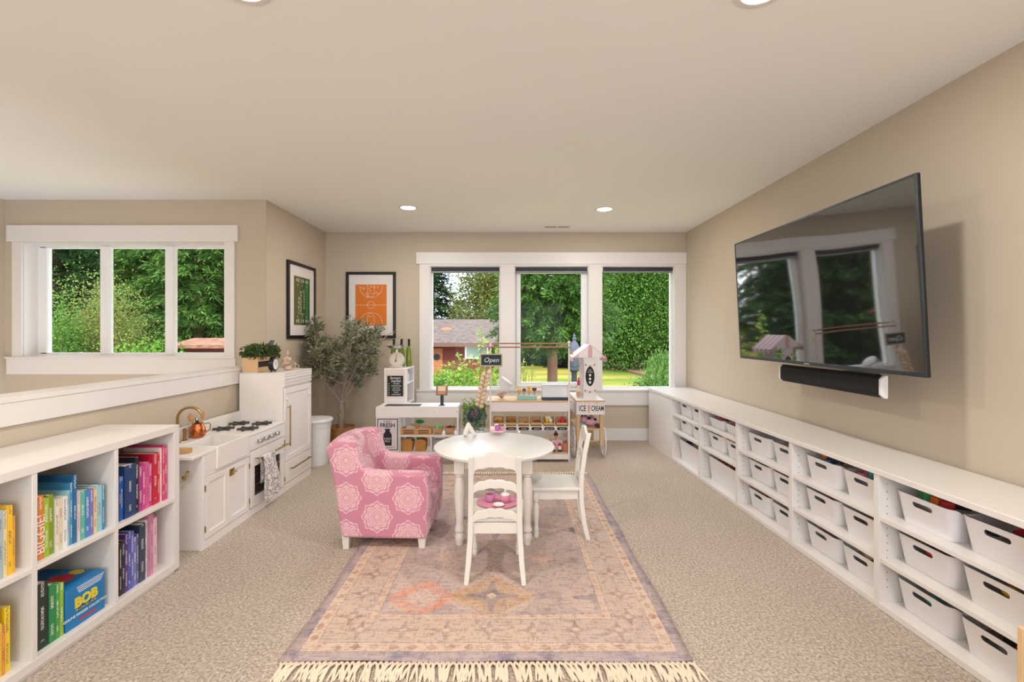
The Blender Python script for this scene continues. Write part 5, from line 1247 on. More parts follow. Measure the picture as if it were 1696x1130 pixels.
# ------ bin and olive tree
tc_ = thing('trash_bin', 'round white lidded bin between the play refrigerator and the potted tree', 'bin', (-2.125, 5.16, 0))
b = MB().lathe([(0, 0), (.142, 0), (.145, .01), (.150, .09), (.153, .092), (.154, .10), (.170, .40), (.173, .402), (.174, .412), (.179, .475), (0, .475)], seg=48, cap=False); b.build('body', PLAST, tc_)
MB().lathe([(.182, .462), (.190, .463), (.193, .478), (.186, .492), (.16, .496), (0, .499)], seg=48, cap=False).build('lid', PLAST, tc_)
ot = thing('olive_tree', 'artificial olive tree with grey-green leaves in a wicker pot in the corner', 'potted tree', (-2.005, 5.66, 0))
def wicker():
    m, t, b = newmat('wicker'); vec, x, y, z = coords(t); a = y.atan2(x)
    w = (a*42).sin()*((z*260).sin()); n = noise(t, vec, 14, 3)
    c = mixc(t, ((w+1)*.5), S((128, 84, 44)), S((206, 150, 92))); c = mixc(t, n*.5, c, S((170, 116, 66))); t.links.new(c, b.inputs['Base Color']); b.inputs['Roughness'].default_value = .7; bump(t, b, w, .7, .006); return m
MB().lathe([(0, 0), (.115, 0), (.125, .02), (.142, .16), (.150, .29), (.153, .31), (.146, .312), (.140, .295), (.0, .27)], seg=48, cap=False).build('wicker_pot', wicker(), ot)
MB().lathe([(0, .283), (.138, .283)], seg=32, cap=False).build('soil', mat('red_brown_moss', (112, 52, 34), .9, var=.3), ot)
OB = mat('olive_bark', (158, 142, 130), .9, var=.3, scale=40, bmp=.8)
rg = np.random.default_rng(8); b = MB(); b.tube([(0, 0, .27), (-.01, 0, .38), (.01, 0, .46), (0, 0, .56), (.0, 0, .62)], [.036, .034, .03, .034, .03], 12); b.ball((0, 0, .60), (.042, .036, .035), 12, 8); b.ball((-.012, 0, .44), (.036, .034, .03), 12, 8)
Ps = []; Ds = []
def grow(p, d, L, r, lev):
    pts = [p]; q = np.array(p); dd = np.array(d, float)
    for k in range(6):
        dd = dd+rg.normal(0, .12, 3)+np.array([0, 0, .03]); dd /= np.linalg.norm(dd); q = q+dd*L/6; q[0] = max(q[0], -.36); q[1] = min(max(q[1], -.42), .46); pts.append(tuple(q))
        if lev >= 1:
            for _ in range(2 if lev > 1 else 1):
                Ps.append(q+rg.normal(0, .012, 3)); Ds.append(dd*.6+rg.normal(0, .6, 3))
    b.tube(pts, [r*(1-.6*k/6) for k in range(7)], 7)
    if lev < 3:
        for k in range((5, 4, 3)[lev]):
            i = rg.integers(2, 7); s_ = unit(rg.normal(0, 1, (1, 3)))[0]*np.array([1, 1, .45]); nd = dd*.6+s_*.85; nd[2] += .12; nd /= np.linalg.norm(nd)
            grow(pts[i], nd, L*(.52, .55, .6)[lev]*rg.uniform(.7, 1.2), r*.5, lev+1)
for d in [(-.34, .02, 1), (.32, .06, 1), (.10, -.28, 1), (-.14, .26, 1), (.02, -.04, 1), (-.5, -.16, .85), (.5, -.1, .9)]:
    grow((d[0]*.03, d[1]*.03, .6), d, .52 if abs(d[0]) > .4 else .66, .015, 0)
b.build('trunk', OB, ot); P = np.array(Ps); D = unit(np.array(Ds))
keep = (P[:, 2] > .72) & (np.abs(P[:, 0]) < .43) & (P[:, 2] < 1.73) & (P[:, 0] > -.365) & (P[:, 1] < .50); P = P[keep]; D = D[keep]; n = len(P)
C_OLV = leaf_mat('olive_leaves', (100, 108, 72), (226, 224, 190), tl=.15)
mesh_cards('foliage', cards(P, D, unit(rg.normal(0, 1, (n, 3))), rg.uniform(.045, .08, n), rg.uniform(.008, .013, n)), C_OLV, ot)
# ================================================================ market stand, left
MW = mat('stand_white_paint', (234, 229, 228), .42, var=.012, scale=5)
Y5 = 5.10
lm = thing('market_counter', 'white play market counter with a farm sign behind the pink armchair', 'play market stand', (-.985, 5.25, 0))
def L(b, name, m=MW, **k):
    k.setdefault('bevel', .002); return b.build(name, m, lm, w=True, **k)
ax0, ax1 = -1.438, -.538
L(MB().box(ax0+.01, ax1-.01, Y5+.018, 5.41, .600, .626), 'counter_top')
P = [(ax0, .512), (ax1, .512), (ax1, .618), (ax1-.012, .632), (ax0+.012, .632), (ax0, .618)]
L(MB().prism(P, Y5, Y5+.018, 'y'), 'front_board')
L(MB().box(ax0+.005, -1.186, Y5+.003, Y5+.017, .02, .5115), 'front_panel')
for x in (ax0+.006, ax1-.022): L(MB().box(x, x+.016, Y5+.0185, 5.40, 0, .5995), 'side_panel')
L(MB().box(ax1-.02, ax1-.002, Y5+.003, Y5+.0175, 0, .5115), 'corner_post')
L(MB().box(-1.185, ax1-.0225, Y5+.004, 5.36, .302, .318), 'shelf'); L(MB().box(ax0+.023, ax1-.0225, Y5+.019, 5.36, .115, .133), 'shelf')
L(MB().box(-.845, -.833, Y5+.01, 5.36, .1335, .3015), 'divider'); L(MB().box(-1.185, -1.173, Y5+.018, 5.38, .1335, .5995), 'divider')
b = MB()
for x in (-1.35, -.98, -.80, -.56): b.lathe([(.004, -.0008), (.004, 0)], (x, Y5, .575 if x > -1.2 else .592), 10, 'y')
L(b, 'screw_heads', CHROME, bevel=0)
L(MB().box(-1.36, -.97, Y5+.05, 5.30, .6262, .6285), 'belt', mat('conveyor_rubber', (52, 50, 52), .7))
# farm fresh sign
sg = thing('farm_sign', 'black-edged metal sign reading FARM FRESH with a milk can, on the market counter', 'sign', (-1.308, Y5+.0025, .328))
SGW = mat('sign_lavender_white', (214, 206, 214), .5, var=.03)
MB().box(-.112, .112, -.004, -.0005, -.172, .172).build('plate', INK, sg, bevel=.002); MB().box(-.103, .103, -.0052, -.0042, -.163, .163).build('face', SGW, sg)
text('FARM', .030, INK, 'lettering', sg, (0, -.0058, .138), ext=.0004, sx=1.1); text('FRESH', .062, INK, 'lettering', sg, (0, -.0058, .098), ext=.0005, bold=.0015, sx=.95)
b = MB(); b.prism([(-.045, -.12), (.045, -.12), (.045, .0), (.03, .025), (.022, .04), (.034, .062), (-.034, .062), (-.022, .04), (-.03, .025), (-.045, .0)], -.0058, -.0054, 'y'); b.build('milk_can', INK, sg)
text('FARM\nMILK', .03, SGW, 'lettering', sg, (0, -.0064, -.06), ext=.0003); text('QUALITY', .022, INK, 'lettering', sg, (.03, -.0058, -.142), ext=.0003)
# card reader
cr = thing('card_reader', 'brown toy card reader on a navy post on the market counter', 'toy card reader', (-.735, 5.22, .6265))
NAVY = mat('navy_paint', (34, 48, 72), .4)
MB().box(-.034, .034, -.03, .03, 0, .006).build('base', NAVY, cr, bevel=.002); MB().box(-.018, .018, -.012, .012, .006, .115).build('post', NAVY, cr, bevel=.004)
b = MB().box(-.064, .064, -.018, .018, -.055, .055); o = b.build('housing', mat('reader_wood', (150, 112, 84), .5, var=.1), cr, bevel=.012, seg=4); o.location = (0, -.012, .165); o.rotation_euler = (-.35, 0, 0)
q = MB().box(-.042, .042, -.0195, -.0182, -.012, .042).build('screen', mat('reader_screen', (222, 196, 172), .4), o)
b = MB()
for i in range(4):
    for j in range(2): b.box(-.036+i*.02, -.024+i*.02, -.022, -.0182, -.045+j*.014, -.036+j*.014)
b.build('buttons', mat('reader_buttons', (206, 170, 140), .4), o)
# crate with two bread bags
def crate(name, label, loc, w, d, h, m=WOODM, group=None, gaps=True, rz=0):
    t_ = thing(name, label, 'crate', loc, rz, group)
    MB().box(-w/2+.006, w/2-.006, -d/2+.006, d/2-.006, 0, .006).build('bottom', m, t_)
    for s_ in (-1, 1):
        MB().box(-w/2, w/2, s_*(d/2-.003)-.003, s_*(d/2-.003)+.003, 0, h).build('side', m, t_, bevel=.001)
        MB().box(s_*(w/2-.003)-.003, s_*(w/2-.003)+.003, -d/2+.006, d/2-.006, 0, h).build('side', m, t_, bevel=.001)
    if gaps:
        b = MB()
        for x in (-w*.24, w*.24):
            for z in (h*.3, h*.65): b.box(x-w*.17, x+w*.17, -d/2-.0006, -d/2-.0001, z-.005, z+.005)
        b.build('slots', INK, t_)
    return t_
crate('wooden_crate', 'slatted honey wood crate with two paper bags on the market shelf', (-1.005, 5.20, .3185), .335, .15, .068)
PAPER = mat('grey_paper', (206, 196, 188), .8, var=.08, scale=30, bmp=.4)
def sack(label, loc, seed, m=PAPER, name='bread_bag'):
    r = random.Random(seed); b = MB(); n = 16; vs = []
    for j in range(9):
        v = j/8; 
        for i in range(n):
            a = 2*pi*i/n; rr_ = (1-.25*v)*(.9+.1*sin(a*3+seed)) if v < .8 else .75*(1-v*.3)
            vs.append((.07*rr_*cos(a)*(1 if v < .9 else .6), .05*rr_*sin(a), .072*v+.008*sin(a*5+seed)*v))
    fs = [(j*n+i, j*n+(i+1) % n, (j+1)*n+(i+1) % n, (j+1)*n+i) for j in range(8) for i in range(n)]+[tuple(range(n)), tuple(8*n+i for i in range(n))]
    o = b.add(vs, fs).build(name, m); o.location = loc; tag(o, label, 'bag', 'paper bags in the crate'); return o
sack('crumpled pale paper bag, left one in the slatted crate', (-1.085, 5.20, .3255), 1); sack('crumpled paper bag with brown base, right one in the slatted crate', (-.93, 5.20, .3255), 3, mat('brown_paper', (190, 160, 134), .8, var=.12, scale=20, bmp=.4))
o = MB().prism([(-.09, 0), (.10, 0), (.075, .03), (.02, .085), (-.09, .085)], -.012, .012, 'y').build('wooden_tray', WOODP, bevel=.004); o.location = (-1.02, 5.33, .3185); tag(o, 'tan wooden tray standing behind the bread bags', 'tray')
o = MB().ball((0, 0, 0), (.05, .02, .024)).build('toy_lettuce', colmat((52, 150, 74))); o.location = (-1.0, 5.33, .426); tag(o, 'bright green felt lettuce on top of the tan tray', 'toy vegetable')
KRAFT = mat('kraft_cardboard', (182, 146, 108), .75, var=.08, scale=30)
for i, (x, cols, lb) in enumerate(((-.775, [(96, 170, 90), (150, 196, 120)], 'green apples'), (-.645, [(190, 30, 48), (52, 24, 50)], 'berries'))):
    t_ = thing('berry_basket', 'kraft pint basket of toy %s, %s on the market shelf' % (lb, ('left one', 'right one')[i]), 'basket', (x, 5.18, .3185), 0, 'pint baskets on the market shelf')
    b = MB(); w0, w1, h_ = .042, .056, .075
    b.add([(-w0, -w0, 0), (w0, -w0, 0), (w0, w0, 0), (-w0, w0, 0), (-w1, -w1, h_), (w1, -w1, h_), (w1, w1, h_), (-w1, w1, h_)], [(0, 3, 2, 1), (0, 1, 5, 4), (1, 2, 6, 5), (2, 3, 7, 6), (3, 0, 4, 7)]); b.build('body', KRAFT, t_, solid=.003)
    b = MB()
    for k in range(4): b.box(-.033+k*.018, -.024+k*.018, -.0455, -.0435, .012, .030)
    b.build('slots', INK, t_)
    rr = random.Random(i+5)
    for k in range(9):
        c = cols[k % 2]; o = MB().ball((0, 0, 0), .019 if i == 0 else .016, 12, 8).build('toy_apple' if i == 0 else 'toy_berry', colmat(c, .35)); o.location = (x-.034+.034*(k % 3), 5.18-.034+.034*(k//3), .3185+.066+rr.uniform(0, .012))
        tag(o, ('green toy apple in the left pint basket' if i == 0 else '%s toy berry in the right pint basket' % ('red' if k % 2 == 0 else 'dark purple')), 'toy fruit', 'apples in the left pint basket' if i == 0 else ('red berries in the right pint basket' if k % 2 == 0 else 'dark berries in the right pint basket'))
for i, x in enumerate((-1.11, -.965)):
    t_ = thing('takeaway_box', 'brown open-top box on the lower market shelf, %s one' % ('left', 'right')[i], 'box', (x, 5.22, .1335), 0, 'brown boxes on the lower market shelf')
    b = MB(); P = [(-.052, 0), (.052, 0), (.062, .10)]+[(.062*cos(a), .10+.028*sin(a)) for a in np.linspace(.3, pi-.3, 10)]+[(-.062, .10)]
    b.prism(P, -.062, -.060, 'y'); b.prism(P, .060, .062, 'y'); 
    for s_ in (-1, 1): b.add([(s_*.052, -.06, 0), (s_*.052, .06, 0), (s_*.062, .06, .10), (s_*.062, -.06, .10)], [(0, 1, 2, 3)])
    b.add([(-.052, -.06, .001), (.052, -.06, .001), (.052, .06, .001), (-.052, .06, .001)], [(0, 1, 2, 3)]); b.build('box', mat('amber_cardboard', (188, 132, 66), .7, var=.06), t_)
o = MB().box(-.035, .035, -.012, .012, 0, .12).build('milk_carton', PLAST, bevel=.004); o.location = (-1.11, 5.23, .136); tag(o, 'white carton inside the left brown box', 'carton')
o = MB().prism([(-.03, 0), (.02, 0), (.035, .12), (-.02, .13)], -.01, .01, 'y').build('toy_leek', colmat((70, 170, 100))); o.location = (-1.0, 5.25, .136); tag(o, 'green toy leek standing in the right brown box', 'toy vegetable')
o = MB().box(-.05, .05, -.03, .03, 0, .12).build('grey_carton', mat('grey_card', (170, 172, 180), .7)); o.location = (-.77, 5.22, .1335); tag(o, 'grey box with a navy edge in the lower right market compartment', 'box')
o = MB().box(-.045, .045, -.03, .03, 0, .13).build('white_carton', mat('white_card', (226, 224, 222), .7)); o.location = (-.665, 5.24, .1335); tag(o, 'white box in the lower right corner of the market counter', 'box')
# tower shelf
tw = thing('market_shelf', 'narrow white shelf tower open to the right behind the market counter', 'shelf', (-1.30, 5.62, 0))
tx0, tx1, ty0, ty1, tz = -1.430, -1.165, 5.42, 5.82, 1.022
def T(b, name, **k): return b.build(name, MW, tw, w=True, bevel=.002, **k)
T(MB().box(tx0, tx1, ty0, ty0+.014, 0, tz), 'front_panel'); T(MB().box(tx0, tx1, ty1-.014, ty1, 0, tz), 'back_panel'); T(MB().box(tx0, tx0+.01, ty0+.0145, ty1-.0145, 0, tz-.0005), 'side_panel')
for z in (.60, .835, tz-.014): T(MB().box(tx0+.0105, tx1, ty0+.0145, ty1-.0145, z, z+.013), 'shelf')
cbd = thing('chalkboard_menu', 'white-framed chalkboard listing the farmers market menu, mounted above the counter', 'chalkboard', (-1.300, ty0-.001, .818))
b = MB(); frame(b, -.104, .104, -.130, .130, -.014, -.0005, .012); b.box(-.104, .104, -.014, -.0005, .13, .198); b.build('frame', mat('frame_blush_white', (226, 214, 208), .5), cbd, bevel=.004)
MB().box(-.093, .093, -.010, -.001, -.119, .119).build('board', CHALK, cbd)
text('farmers', .046, CHALKW, 'lettering', cbd, (0, -.0106, .092), ext=.0003, shear=.3, sx=.85); text('market', .046, CHALKW, 'lettering', cbd, (.008, -.0106, .058), ext=.0003, shear=.3, sx=.85)
for k, s_ in enumerate(('COOKIES', 'SANDWICHES', 'CUPCAKES', 'VEGETABLES', 'FRUITS', 'MORE BREAD')): text(s_, .0185, CHALKW, 'lettering', cbd, (.012, -.0106, .026-.0245*k), ext=.0003, sx=.95)
b = MB()
for k in range(6): b.box(-.076, -.068, -.0108, -.0102, .022-.0245*k, .030-.0245*k)
b.build('bullets', CHALKW, cbd)
for i, (y, z, m_, lb, h_) in enumerate(((5.55, .8486, PLAST, 'white bottle on the upper tower shelf, nearer one', .12), (5.66, .8486, PLAST, 'white bottle on the upper tower shelf, farther one', .12), (5.58, .6136, colmat((120, 40, 44)), 'dark red jar on the lower tower shelf', .07))):
    o = MB().lathe([(0, 0), (.026, 0), (.028, .01), (.028, h_*.7), (.012, h_*.82), (.012, h_)], seg=20).build('toy_bottle' if i < 2 else 'toy_jar', m_); o.location = (-1.22, y, z); tag(o, lb, 'bottle' if i < 2 else 'jar', 'white bottles in the shelf tower' if i < 2 else None)
sc_ = thing('kitchen_scale', 'white dial kitchen scale with a steel bowl on the shelf tower', 'kitchen scale', (-1.305, 5.50, tz))
SCB = mat('scale_cream', (216, 204, 194), .4)
MB().lathe([(.0, -.045), (.07, -.045), (.088, -.03), (.090, .02), (0, .02)], (0, 0, .092), 40, 'y', cap=False).build('case', SCB, sc_); 
MB().box(-.065, .065, -.035, .035, 0, .02).build('base', SCB, sc_, bevel=.004)
MB().lathe([(0, -.048), (.072, -.048), (.074, -.044)], (0, 0, .092), 40, 'y', cap=False).build('dial', mat('scale_dial', (228, 214, 202), .5), sc_)
o = MB(); o.add([(-.004, -.05, .07), (.004, -.05, .07), (.014, -.05, .155), (.010, -.05, .155)], [(0, 1, 2, 3)]); o.add([(-.010, -.0497, .08), (.010, -.0497, .08), (.0, -.0497, .098)], [(0, 1, 2)]); o.build('needle', INK, sc_)
b = MB()
for k in range(24): a = 2*pi*k/24; b.box(.064*sin(a)-.001, .064*sin(a)+.001, -.0492, -.0482, .092+.064*cos(a)-.003, .092+.064*cos(a)+.003)
b.build('tick_marks', INK, sc_)
b = MB(); b.lathe([(.014, .18), (.012, .212)]); b.build('stem', CHROME, sc_)
MB().lathe([(0, .212), (.03, .213), (.075, .225), (.112, .252), (.118, .262), (.112, .256), (.07, .23), (0, .217)], seg=40, cap=False).build('bowl', CHROME, sc_)
GB = mat('green_bottle_glass', (110, 128, 34), .12, var=.1, coat=.4)
for i, x in enumerate((-1.385, -1.292, -1.203)):
    t_ = thing('wine_bottle', 'green wine bottle with a black capsule on the tower, %s' % ('left one behind the scale', 'middle one behind the scale', 'rightmost and fully visible')[i], 'bottle', (x, 5.70, tz), 0, 'wine bottles on the shelf tower')
    MB().lathe([(0, 0), (.034, 0), (.036, .01), (.036, .20), (.028, .225), (.014, .25), (.0135, .262)], seg=28).build('glass', GB, t_); MB().lathe([(.0145, .25), (.0145, .325), (.015, .326), (.015, .333), (0, .334)], seg=24, cap=False).build('capsule', INK, t_)
# ================================================================ market stand, right
Y6 = 5.20; rx0, rx1 = -.205, .682
rm = thing('market_stand', 'white play market stand with dowel canopy rails and food crates below the window', 'play market stand', (.24, 5.4, 0))
def R(b, name, m=MW, **k):
    k.setdefault('bevel', .002); return b.build(name, m, rm, w=True, **k)
R(MB().box(rx0-.03, rx1+.03, Y6-.008, 5.60, .664, .679), 'counter_top', WOODP)
R(MB().box(rx0, rx1, Y6, Y6+.016, .560, .6635), 'front_board')
for x in (rx0+.002, rx1-.018): R(MB().box(x, x+.016, Y6+.0165, 5.58, 0, .6635), 'side_panel')
R(MB().box(rx0+.0185, rx1-.0185, Y6+.02, 5.50, .352, .366), 'shelf'); R(MB().box(rx0, rx1, Y6+.002, Y6+.018, .350, .392), 'label_board')
R(MB().box(rx0+.0185, rx1-.0185, Y6+.02, 5.56, .088, .102), 'shelf', WOODP); R(MB().box(rx0, rx1, Y6+.002, Y6+.018, .030, .0875), 'base_board')
for x in (rx0+.008, rx1-.014): R(MB().lathe([(.010, .06), (.010, 1.318)], (x, Y6-.011 if x < 0 else Y6-.011, 0), 16), 'post')
BRN = mat('brown_dowel', (160, 116, 92), .5, var=.08)
R(MB().lathe([(.008, rx0-.03), (.008, rx1)], (0, Y6-.027, 1.272), 14, 'x'), 'canopy_rail', BRN); R(MB().lathe([(.008, rx0-.03), (.008, rx1+.01)], (0, Y6-.0, 1.312), 14, 'x'), 'canopy_rail', BRN)
R(MB().ball((rx1-.014, Y6-.011, 1.325), .017), 'finial')
R(MB().prism([(rx1+.008, 1.19), (rx1+.034, 1.19), (rx1+.021, 1.245)], Y6-.02, Y6-.014, 'y'), 'pennant', colmat((226, 186, 60)))
# chalk labels
for k, s_ in enumerate(('bread', 'croissant', 'cookies', 'pastries', 'eggs, corn', 'berries')):
    x = rx0+.094+k*.141; t0 = MB(); P = [(sx*.042+.0165*cos(a), .371+.0165*sin(a)) for sx, a0 in ((1, -pi/2), (-1, pi/2)) for a in [a0+pi*j/8 for j in range(9)]]
    o = R(t0.prism([(px_+x, z) for px_, z in P], Y6-.0005, Y6+.0015, 'y'), 'label_plate', CHALK, bevel=0)
    text(s_, .020, CHALKW, 'lettering', o, (x-.24, Y6-.0012-5.4, .371), ext=.0003, shear=.3)
CR = 'small wooden food crates on the market stand'
c0 = None; names = ['bread', 'croissants', 'cookies', 'pastries', 'corn and eggs', 'strawberries']
def foodcrate(x, lb):
    t_ = thing('food_crate', lb, 'crate', (x, Y6+.108, .3835), 0, CR); t_.rotation_euler = (radians(12), 0, 0)
    w_, d_, h_ = .124, .15, .062
    MB().box(-w_/2, w_/2, -d_/2, d_/2, 0, .005).build('bottom', WOODP, t_)
    for s_ in (-1, 1): MB().box(s_*(w_/2-.003)-.003, s_*(w_/2-.003)+.003, -d_/2, d_/2, .005, h_+.02).build('side', WOODP, t_, bevel=.001)
    for z in (.008, .042): MB().box(-w_/2+.006, w_/2-.006, -d_/2, -d_/2+.005, z, z+.022).build('slat', WOODP, t_, bevel=.001)
    MB().box(-w_/2+.006, w_/2-.006, d_/2-.005, d_/2, .005, h_+.02).build('back_board', WOODP, t_, bevel=.001)
    return t_
for k, nm in enumerate(names): foodcrate(rx0+.094+k*.141, 'small wooden crate of toy %s, %s from the left on the stand' % (nm, ('first', 'second', 'third', 'fourth', 'fifth', 'sixth')[k]))
def food(name, label, cat, mb, c, x, dy, z, rot=(0, 0, 0), grp=None, rough=.5):
    o = mb.build(name, colmat(c, rough)); o.location = (x, Y6+.108+dy, .3835+z); o.rotation_euler = rot; tag(o, label, cat, grp)
def cres(s_=1.):
    P = [(.045*s_*cos(a), 0, .045*s_*sin(a)) for a in np.linspace(.2, pi-.2, 12)]; return MB().tube(P, [.006+.014*sin(pi*k/11) for k in range(12)], 10)
X_ = [rx0+.094+k*.141 for k in range(6)]
food('toy_bread', 'golden crescent bread roll standing in the first food crate', 'toy food', cres(1.0), (220, 160, 90), X_[0]-.01, -.03, .04)
food('toy_bread', 'pale loaf at the back of the first food crate', 'toy food', MB().ball((0, 0, .03), (.045, .02, .03)), (232, 190, 130), X_[0]+.005, .02, .035)
food('toy_croissant', 'brown toy croissant in the second food crate', 'toy food', cres(1.05), (176, 112, 40), X_[1]+.005, -.02, .04)
food('toy_cheese', 'yellow toy cheese wedge in the second food crate', 'toy food', MB().prism([(-.03, 0), (.03, 0), (.03, .035)], -.015, .015, 'y'), (230, 186, 56), X_[1]-.012, .02, .05)
food('toy_cookie', 'white toy biscuit lying in the third food crate', 'toy food', MB().box(-.03, .02, -.03, .03, 0, .012), (236, 228, 216), X_[2]-.005, -.02, .025)
food('toy_pickle', 'small dark green toy leaf in the third food crate', 'toy food', MB().ball((0, 0, .01), (.022, .012, .009)), (60, 92, 66), X_[2]+.02, -.03, .03)
food('toy_pastry', 'brown toy pastry stick in the fourth food crate', 'toy food', MB().ball((0, 0, .015), (.04, .016, .013)), (166, 112, 72), X_[3], -.035, .022)
food('toy_pastry', 'red-brown toy pastry at the back of the fourth food crate', 'toy food', MB().ball((0, 0, .015), (.035, .018, .014)), (150, 80, 60), X_[3]+.01, .015, .035)
food('toy_corn', 'yellow toy corn cob in the fifth food crate', 'toy food', MB().ball((0, 0, .025), (.018, .016, .034)), (242, 200, 40), X_[4]-.02, -.03, .035)
food('toy_egg', 'white toy egg leaning in the fifth food crate', 'toy food', MB().ball((0, 0, .025), (.022, .02, .027)), (240, 232, 214), X_[4]+.022, -.03, .035)
food('toy_carton', 'white open toy carton behind the corn in the fifth food crate', 'toy food', MB().box(-.03, .03, -.01, .01, 0, .06), (244, 238, 226), X_[4]-.005, .03, .04)
food('toy_strawberry', 'large red toy strawberry in the sixth food crate', 'toy food', MB().lathe([(.002, .075), (.014, .06), (.032, .02), (.028, .004), (.01, 0)], seg=16), (206, 36, 52), X_[5]+.012, -.02, .035)
food('toy_strawberry', 'small red toy strawberry beside the large one in the sixth crate', 'toy food', MB().lathe([(.002, .045), (.010, .035), (.020, .012), (.018, .003), (.006, 0)], seg=14), (190, 40, 60), X_[5]-.028, -.035, .03)
# lower shelf: ice cream parlour toys
def low(name, label, cat, mb, c, x, y, z=.1025, grp=None): o = mb.build(name, colmat(c, .5)); o.location = (x, y, z); tag(o, label, cat, grp)
for i, x in enumerate((.505, .575)):
    t_ = thing('toy_soda_bottle', 'red-capped toy bottle with a striped label on the lower stand shelf, %s one' % ('left', 'right')[i], 'toy bottle', (x, 5.26, .1025), 0, 'toy bottles on the lower stand shelf')
    MB().lathe([(0, 0), (.019, 0), (.019, .028)], seg=18).build('base_band', colmat((44, 70, 62)), t_); MB().lathe([(.0192, .028), (.0192, .066)], seg=18).build('label', PLAST, t_); MB().lathe([(.019, .066), (.019, .08), (.01, .095), (.0, .1)], seg=18, cap=False).build('cap', colmat((190, 44, 60)), t_)
low('toy_waffle', 'brown gridded toy waffle box on the lower stand shelf', 'toy food', MB().box(-.034, .034, -.02, .02, 0, .095), (190, 120, 92), .645, 5.27)
low('toy_parlour_box', 'pink box behind the toy bottles on the lower stand shelf', 'box', MB().box(-.07, .07, -.03, .03, 0, .10), (236, 196, 196), .55, 5.35)
def cone(name, label, loc, c, kind='ball', s_=1., grp=None, cat='toy ice cream'):
    t_ = thing(name, label, cat, loc, 0, grp)
    MB().lathe([(.004*s_, 0), (.016*s_, .045*s_), (.017*s_, .048*s_)], seg=16).build('cone', mat('wafer', (214, 160, 104), .6, var=.15, scale=90), t_)
    if kind == 'ball': b = MB().ball((0, 0, .058*s_), (.021*s_, .018*s_, .019*s_))
    elif kind == 'swirl': b = MB().lathe([(.018*s_, .046*s_), (.022*s_, .056*s_), (.016*s_, .066*s_), (.016*s_, .07*s_), (.009*s_, .082*s_), (.001, .092*s_)], seg=18)
    elif kind == 'heart': b = MB().ball((-.011*s_, 0, .068*s_), (.015*s_, .01*s_, .016*s_)).ball((.011*s_, 0, .068*s_), (.015*s_, .01*s_, .016*s_)).prism([(-.023*s_, .062*s_), (.0, .035*s_), (.023*s_, .062*s_)], -.008*s_, .008*s_, 'y')
    else: b = MB().box(-.016*s_, .016*s_, -.008*s_, .008*s_, .046*s_, .088*s_).ball((-.009*s_, 0, .088*s_), (.009*s_, .008*s_, .01*s_)).ball((.009*s_, 0, .088*s_), (.009*s_, .008*s_, .01*s_))
    b.build('ice_cream', colmat(c, .4), t_); return t_
cone('toy_sundae', 'tall chocolate toy sundae with a cherry on the pink parlour box', (.54, 5.35, .203), (92, 48, 44), 'ball', 1.25)
o = MB().ball((0, 0, .012), .012).tube([(0, 0, .02), (.004, 0, .036), (.002, 0, .05)], .002, 6).build('toy_cherry', colmat((176, 30, 46), .3)); o.location = (.54, 5.35, .203+.094); tag(o, 'red toy cherry topping the chocolate sundae', 'toy cherry')
cone('toy_cone', 'beige toy cone upside right at the left of the parlour box', (.452, 5.36, .1025), (214, 190, 170), 'swirl', 1.9); cone('toy_cone', 'grey toy swirl cone at the right of the parlour box', (.655, 5.38, .1025), (196, 180, 170), 'swirl', 2.0)
# counter: ice cream holder
hd = thing('ice_cream_holder', 'mint green wooden block holding four toy ice creams on the stand counter', 'toy holder', (.208, 5.30, .6795))
MB().box(-.112, .112, -.03, .03, 0, .044).build('block', mat('mint_paint', (150, 200, 190), .5, var=.04), hd, bevel=.003)
for x, c, k, lb in ((-.088, (232, 176, 84), 'swirl', 'orange swirl toy ice cream, first in the mint block'), (-.030, (104, 68, 58), 'ball', 'chocolate ball toy ice cream, second in the mint block'), (.025, (226, 160, 60), 'bar', 'orange bar toy ice cream, third in the mint block'), (.084, (84, 50, 48), 'heart', 'dark heart-shaped toy ice cream, fourth in the mint block')):
    cone('toy_ice_cream', lb, (.208+x, 5.30, .6795+.0445), c, k, 1.06, 'toy ice creams in the mint block')
rg_ = thing('toy_cash_register', 'white toy cash box with a dark navy base on the stand counter', 'toy cash register', (.528, 5.30, .6795))
MB().box(-.155, .155, -.075, .075, 0, .032).build('drawer_base', NAVY, rg_, bevel=.003)
MB().prism([(-.073, .033), (.07, .033), (.07, .165), (-.04, .165)], -.152, .152, 'x').build('body', mat('register_white', (214, 216, 220), .4), rg_, bevel=.004)
MB().box(-.150, .150, -.05, .072, .1655, .172).build('lid', PLAST, rg_, bevel=.002)
# candy jar
cj = thing('cookie_jar', 'tilted clear plastic jar of toy biscuits on the left of the stand counter', 'jar', (-.075, 5.36, .6795))
m, t, b_ = newmat('clear_plastic'); t.nodes.remove(b_); out = t.nodes['Material Output']
tr = t.nodes.new('ShaderNodeBsdfTransparent'); tr.inputs['Color'].default_value = (.93, .95, .97, 1); gl = t.nodes.new('ShaderNodeBsdfPrincipled'); gl.inputs['Base Color'].default_value = (.82, .86, .9, 1); gl.inputs['Roughness'].default_value = .08
mx = t.nodes.new('ShaderNodeMixShader'); mx.inputs[0].default_value = .2; t.links.new(tr.outputs[0], mx.inputs[1]); t.links.new(gl.outputs[0], mx.inputs[2]); t.links.new(mx.outputs[0], out.inputs['Surface']); CLEAR = m
o = MB().lathe([(0, 0), (.075, 0), (.095, .03), (.095, .12), (.07, .155), (.068, .165)], seg=36, cap=False).build('jar_body', CLEAR, cj); o.rotation_euler = (0, radians(38), 0); o.location = (-.055, 0, .058)
